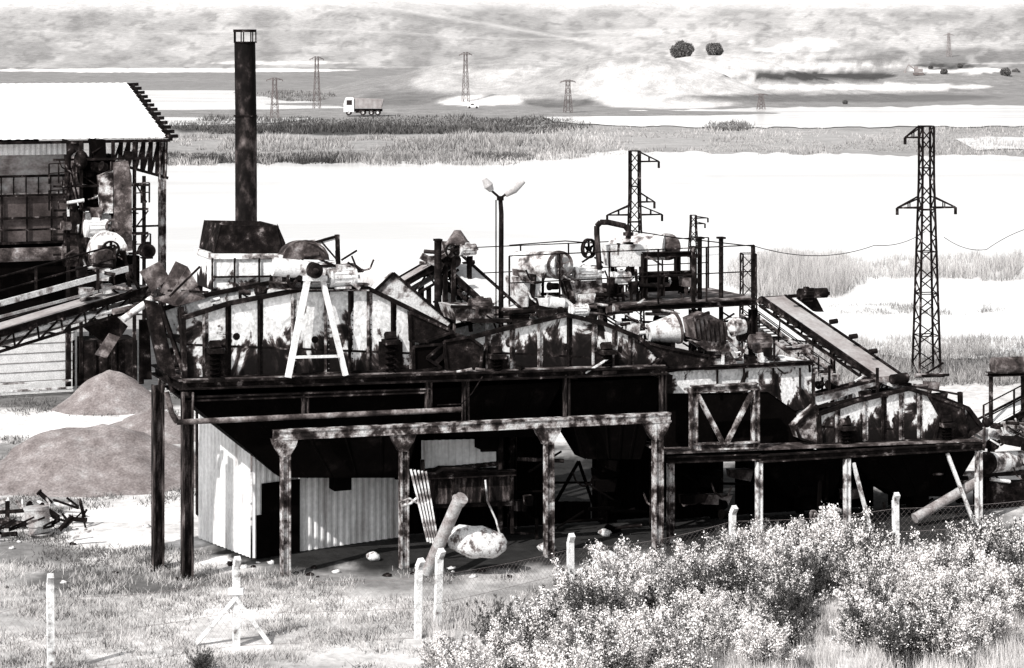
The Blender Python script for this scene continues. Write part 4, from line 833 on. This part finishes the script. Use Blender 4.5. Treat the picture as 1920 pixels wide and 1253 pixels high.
cable(W(1415,462,72),W(1640,460,85),.35,'thin power cable sagging over the lake',.014); cable(W(1640,460,85),W(1735,434,95.5),.2,'thin power cable sagging over the lake',.014); cable(W(1770,445,95.5),W(1850,468,97),.2,'thin power cable sagging over the lake',.014); cable(W(1850,468,97),W(1990,420,96),-.3,'thin power cable sagging over the lake',.014)
# ---------------------------------------------------------------- far right machinery
fc=conveyor(L(1822,808,5),L(1990,720,6),.9,'dark inclined conveyor at the end of the plant',.5,rail=1,legs=[.8])
e=T('fuel_drum_stand','dark drum on a steel stand','drum',L(1885,800,5)); m=M(); m.cyl(L(1862,686,5),L(1918,684,5),.27,n=20); part(e,'drum',m,MID); m=M()
for x in(1858,1918): a=L(x,702,5); m.beam(a,V((a.x,a.y,0)),.1)
m.ib(L(1852,702,5),L(1922,700,5),.4,.12,.02); part(e,'stand',m,DARK)
e=T('large_roller','big pale steel roller on a rusty frame','roller',L(1880,900,1.5)); m=M(); m.cyl(L(1852,868,1.5),L(1915,864,2.2),.32,n=24); part(e,'roller_drum',m,LIGHT); m=M(); m.cyl(L(1846,868,1.4),L(1852,868,1.5),.34,n=24); m.beam(L(1842,890,1.5),L(1950,885,2),.2,.12)
for x in(1850,1930): a=L(x,888,1.6); m.beam(a,V((a.x,a.y,0)),.15)
m.prism([L(1842,905,1.6),L(1960,905,1.6),L(1960,985,1.6),L(1842,985,1.6)],NB*.5); part(e,'roller_frame',m,DARK)
pipework(e,61,1840,1950,780,900,50,1.2,2.6,45)
e=T('sheet_cover','flat pale sheet laid over the conveyor foot','sheet metal',L(1860,820,2)); m=M(); m.prism([L(1820,806,2),L(1900,806,2),L(1935,820,2),L(1850,826,2)],NB*.5); part(e,'sheet',m,LIGHT)
# ---------------------------------------------------------------- scrap heap
e=T('steel_barrel','ribbed steel barrel tipped in the scrap','barrel',G(72,1000)); c=G(72,1003); m=M(); a=c+V((.05,0,.05));b=c+V((-.08,.1,.75)); m.cyl(a,b,.3,.36,n=22)
for t in(0,.33,.66,1): p=a.lerp(b,t); m.cyl(p-V((0,0,.02)),p+V((0,0,.02)),.34+.04*t,n=22)
part(e,'barrel_body',m,PIPEM)
for i in range(26):
    x=random.uniform(-20,165); y=random.uniform(960,1020); p=G(x,y)+V((0,0,random.uniform(.05,.35))); a=random.uniform(0,3.1); l=random.uniform(.3,1.1); m=M(); q=p+V((math.cos(a)*l,math.sin(a)*l*.4,random.uniform(-.05,.35)))
    if i%3: m.beam(p,q,.08,.05); m.beam(p+V((0,0,.05)),p.lerp(q,.6)+V((.1,0,.16)),.05)
    else: m.cyl(p,q,.07,n=10); m.cyl(q,q+(q-p)*.1,.1,n=10)
    solo('scrap_bar',m,DARK if i%4 else LIGHT,'bent scrap metal bar in a heap','scrap metal',p,'scrap metal heap')
e=T('scrap_rack','rusty scrap rack with upright bars','scrap metal',G(20,1000)); m=M(); m.beam(W(-20,962,66),W(55,957,66),.1,.1); m.beam(W(14,940,66),W(14,1000,66),.12); m.beam(W(-20,975,66),W(60,985,66),.3,.12); part(e,'frame',m,DARK)
for a_,b_ in(((148,935),(165,1010)),((152,962),(120,992)),((150,935),(160,970))):
    m=M(); m.beam(W(*a_,66),W(*b_,66),.05); part(e,'upright_bar',m,DARK)
for i in range(40):
    x=random.uniform(-20,1250); y=random.choice([random.uniform(1060,1110),random.uniform(960,1040)]) if x<360 else random.uniform(1050,1085); c=G(x,y); s=random.uniform(.04,.10); c.z=gz(c.x,c.y)+s*.3; m=M(); m.ball((0,0,0),s,8,6)
    for v in m.v: k=.7+.6*random.random()**2; v.x,v.y,v.z=c.x+v.x*k*1.4,c.y+v.y*k,c.z+v.z*k*.7
    solo('loose_stone',m,ROCK if i%2 else DARK,'small loose stone on the dry ground','stone',c,'loose stones on the ground')
# ---------------------------------------------------------------- truck
d=455; tx=(682-960)*d/FP; tz=gz(tx,d)+.25; tr=T('tipper_truck','white tipper truck with grey dump body on the causeway','truck',(tx,d,tz))
def tb(m,x0,x1,y0,y1,z0,z1): m.beam((tx+x0,d+(y0+y1)/2,tz+(z0+z1)/2),(tx+x1,d+(y0+y1)/2,tz+(z0+z1)/2),abs(y1-y0),z1-z0); return m
TW=mat('truck_white_paint',[(.3,.7),(.7,.9)],1,bump=0); TG=mat('truck_grey_body',[(.3,.22),(.7,.4)],.8,bump=0)
m=M(); m.prism([(tx-4,d-1.25,tz+.7),(tx-1.9,d-1.25,tz+.7),(tx-1.9,d-1.25,tz+3.6),(tx-3.6,d-1.25,tz+3.6),(tx-4,d-1.25,tz+2.4)],(0,2.5,0)); cab=part(tr,'cab',m,TW)
m=M(); tb(m,-3.4,-2.3,-1.28,-1.26,2.1,3.1); part(cab,'side_window',m,GLASS); m=M(); m.prism([(tx-4.03,d-1.1,tz+2.4),(tx-3.66,d-1.1,tz+3.45),(tx-3.66,d+1.1,tz+3.45),(tx-4.03,d+1.1,tz+2.4)],(.02,0,0)); part(cab,'windscreen',m,GLASS)
m=M(); m.prism([(tx-1.6,d-1.3,tz+1.5),(tx+3.6,d-1.3,tz+1.4),(tx+4.1,d-1.3,tz+3.3),(tx-1.7,d-1.3,tz+3.5),(tx-2.3,d-1.3,tz+3.9),(tx-2.2,d-1.3,tz+3.7),(tx-1.7,d-1.3,tz+3.3)],(0,2.6,0)) 
for x in(-1.2,-.2,.8,1.8,2.8,3.6): tb(m,x,x+.12,-1.36,-1.3,1.5,3.3)
part(tr,'dump_body',m,TG)
m=M(); tb(m,-4,3.8,-.5,.5,.8,1.3); tb(m,-1.6,-.4,-1.15,-.7,.5,1.1); part(tr,'chassis',m,DARK)
for x in(-3.0,-.1,1.6,2.9):
    for y in(-1.05,1.05): m=M(); m.cyl((tx+x,d+y-.18,tz+.55),(tx+x,d+y+.18,tz+.55),.55,n=18); w=part(tr,'wheel',m,TYRE); m=M(); m.cyl((tx+x,d+y-.2,tz+.55),(tx+x,d+y+.2,tz+.55),.25,n=12); part(w,'rim',m,LIGHT)
d=520; cx=(887-960)*d/FP; cz=gz(cx,d); e=T('parked_van','small white van parked on the far track','van',(cx,d,cz)); m=M(); m.prism([(cx-1.3,d,cz+.3),(cx+1.3,d,cz+.3),(cx+1.3,d,cz+1.2),(cx-.4,d,cz+1.3),(cx-.8,d,cz+.85),(cx-1.3,d,cz+.8)],(0,1.5,0)); part(e,'body',m,TW)
m=M(); m.prism([(cx-.65,d-.02,cz+.85),(cx+.2,d-.02,cz+.85),(cx+.2,d-.02,cz+1.15),(cx-.4,d-.02,cz+1.15)],(0,.01,0)); part(e,'window',m,GLASS)
for x in(-.85,.85): m=M(); m.cyl((cx+x,d-.05,cz+.28),(cx+x,d+.2,cz+.28),.28,n=14); part(e,'wheel',m,TYRE)
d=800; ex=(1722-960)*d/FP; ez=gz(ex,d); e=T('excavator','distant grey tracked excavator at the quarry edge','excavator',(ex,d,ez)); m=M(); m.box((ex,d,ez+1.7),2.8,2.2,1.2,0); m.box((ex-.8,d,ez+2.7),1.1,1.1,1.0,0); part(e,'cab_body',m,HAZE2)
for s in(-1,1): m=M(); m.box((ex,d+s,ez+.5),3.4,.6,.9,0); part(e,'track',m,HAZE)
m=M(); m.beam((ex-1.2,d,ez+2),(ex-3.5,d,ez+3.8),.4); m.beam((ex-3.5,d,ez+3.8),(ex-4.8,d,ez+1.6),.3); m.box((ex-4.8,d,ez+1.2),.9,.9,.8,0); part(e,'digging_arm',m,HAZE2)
def tree(px,d,r,label,trunkh,seed,z=None):
    x=(px-960)*d/FP; z=gz(x,d) if z is None else z; e=T('round_tree',label,'tree',(x,d,z),'trees on the spoil terrace'); m=M(); m.cyl((x,d,z-.5),(x,d,z+trunkh+r),.06*r,.03*r,n=8)
    rr=np.random.default_rng(seed)
    for i in range(6):
        t=rr.uniform(0,6.28); m.cyl((x,d,z+trunkh),(x+math.cos(t)*r*.7,d+math.sin(t)*r*.7,z+trunkh+r*rr.uniform(.6,1.5)),.03*r,.01*r,n=5)
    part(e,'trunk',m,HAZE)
    n=5200; c=rr.normal(0,1,(n,3)); c/=np.linalg.norm(c,axis=1)[:,None]; lum=fbm(c[:,0]*2.5+c[:,2],c[:,1]*2.5,3,seed); c*=(rr.uniform(.3,1,n)**.4*(.6+.75*lum))[:,None]*r; c[:,2]=c[:,2]*.85+trunkh+r*.6
    a=rr.normal(0,1,(n,3));b=rr.normal(0,1,(n,3)); s=.05*r; a*=s;b*=s
    me=fast('crown',np.stack([c-a,c+b,c+a,c-b],1).reshape(-1,3),4,LEAF,np.repeat(rr.uniform(.08,.2,n)*(.6+lum*.8),4)); o=bpy.data.objects.new('crown',me); o.parent=e; col.objects.link(o)
tree(1280,655,3.3,'round dark tree on the spoil terrace',.1,1); tree(1340,665,2.5,'smaller round dark tree on the spoil terrace',.1,2)
for px,d,r in((1770,800,1.3),(1800,820,1.1),(1885,800,1.8),(1905,900,1.8),(1745,830,1.0),(1585,560,.7)): tree(px,d,r,'small dark distant tree on bare ground',.1,int(px))
# ---------------------------------------------------------------- world / sun / camera
sv=V((-.48,-.64,.72)).normalized(); el=math.asin(sv.z); az=math.atan2(sv.x,sv.y)
sc=bpy.context.scene; w=bpy.data.worlds.new('World'); sc.world=w; w.use_nodes=True; N=w.node_tree.nodes; K=w.node_tree.links
sk=N.new('ShaderNodeTexSky'); sk.sky_type='NISHITA'; sk.sun_disc=False; sk.sun_elevation=el; sk.sun_rotation=az; sk.air_density=1; sk.dust_density=2
hs=N.new('ShaderNodeHueSaturation'); hs.inputs['Saturation'].default_value=.06; K.new(sk.outputs[0],hs.inputs['Color']); K.new(hs.outputs[0],N['Background'].inputs[0]); N['Background'].inputs[1].default_value=.15
s=bpy.data.lights.new('sun','SUN'); s.energy=5; s.angle=math.radians(.6); s.color=(1,.975,.95); so=bpy.data.objects.new('sun',s); so.rotation_euler=(-sv).to_track_quat('-Z','Y').to_euler(); so.location=(0,0,50); col.objects.link(so)
c=bpy.data.cameras.new('camera'); c.sensor_width=36; c.lens=FP/1920*36; c.shift_y=-(626.5-90)/1920; c.clip_end=20000; c.clip_start=1; co=bpy.data.objects.new('camera',c); co.location=(0,0,H); co.rotation_euler=(math.pi/2,0,0); col.objects.link(co); sc.camera=co
sc.view_settings.view_transform='Standard'; sc.view_settings.look='None'; sc.view_settings.exposure=0
for o in bpy.data.objects:
    if '_b' in o: del o['_b']
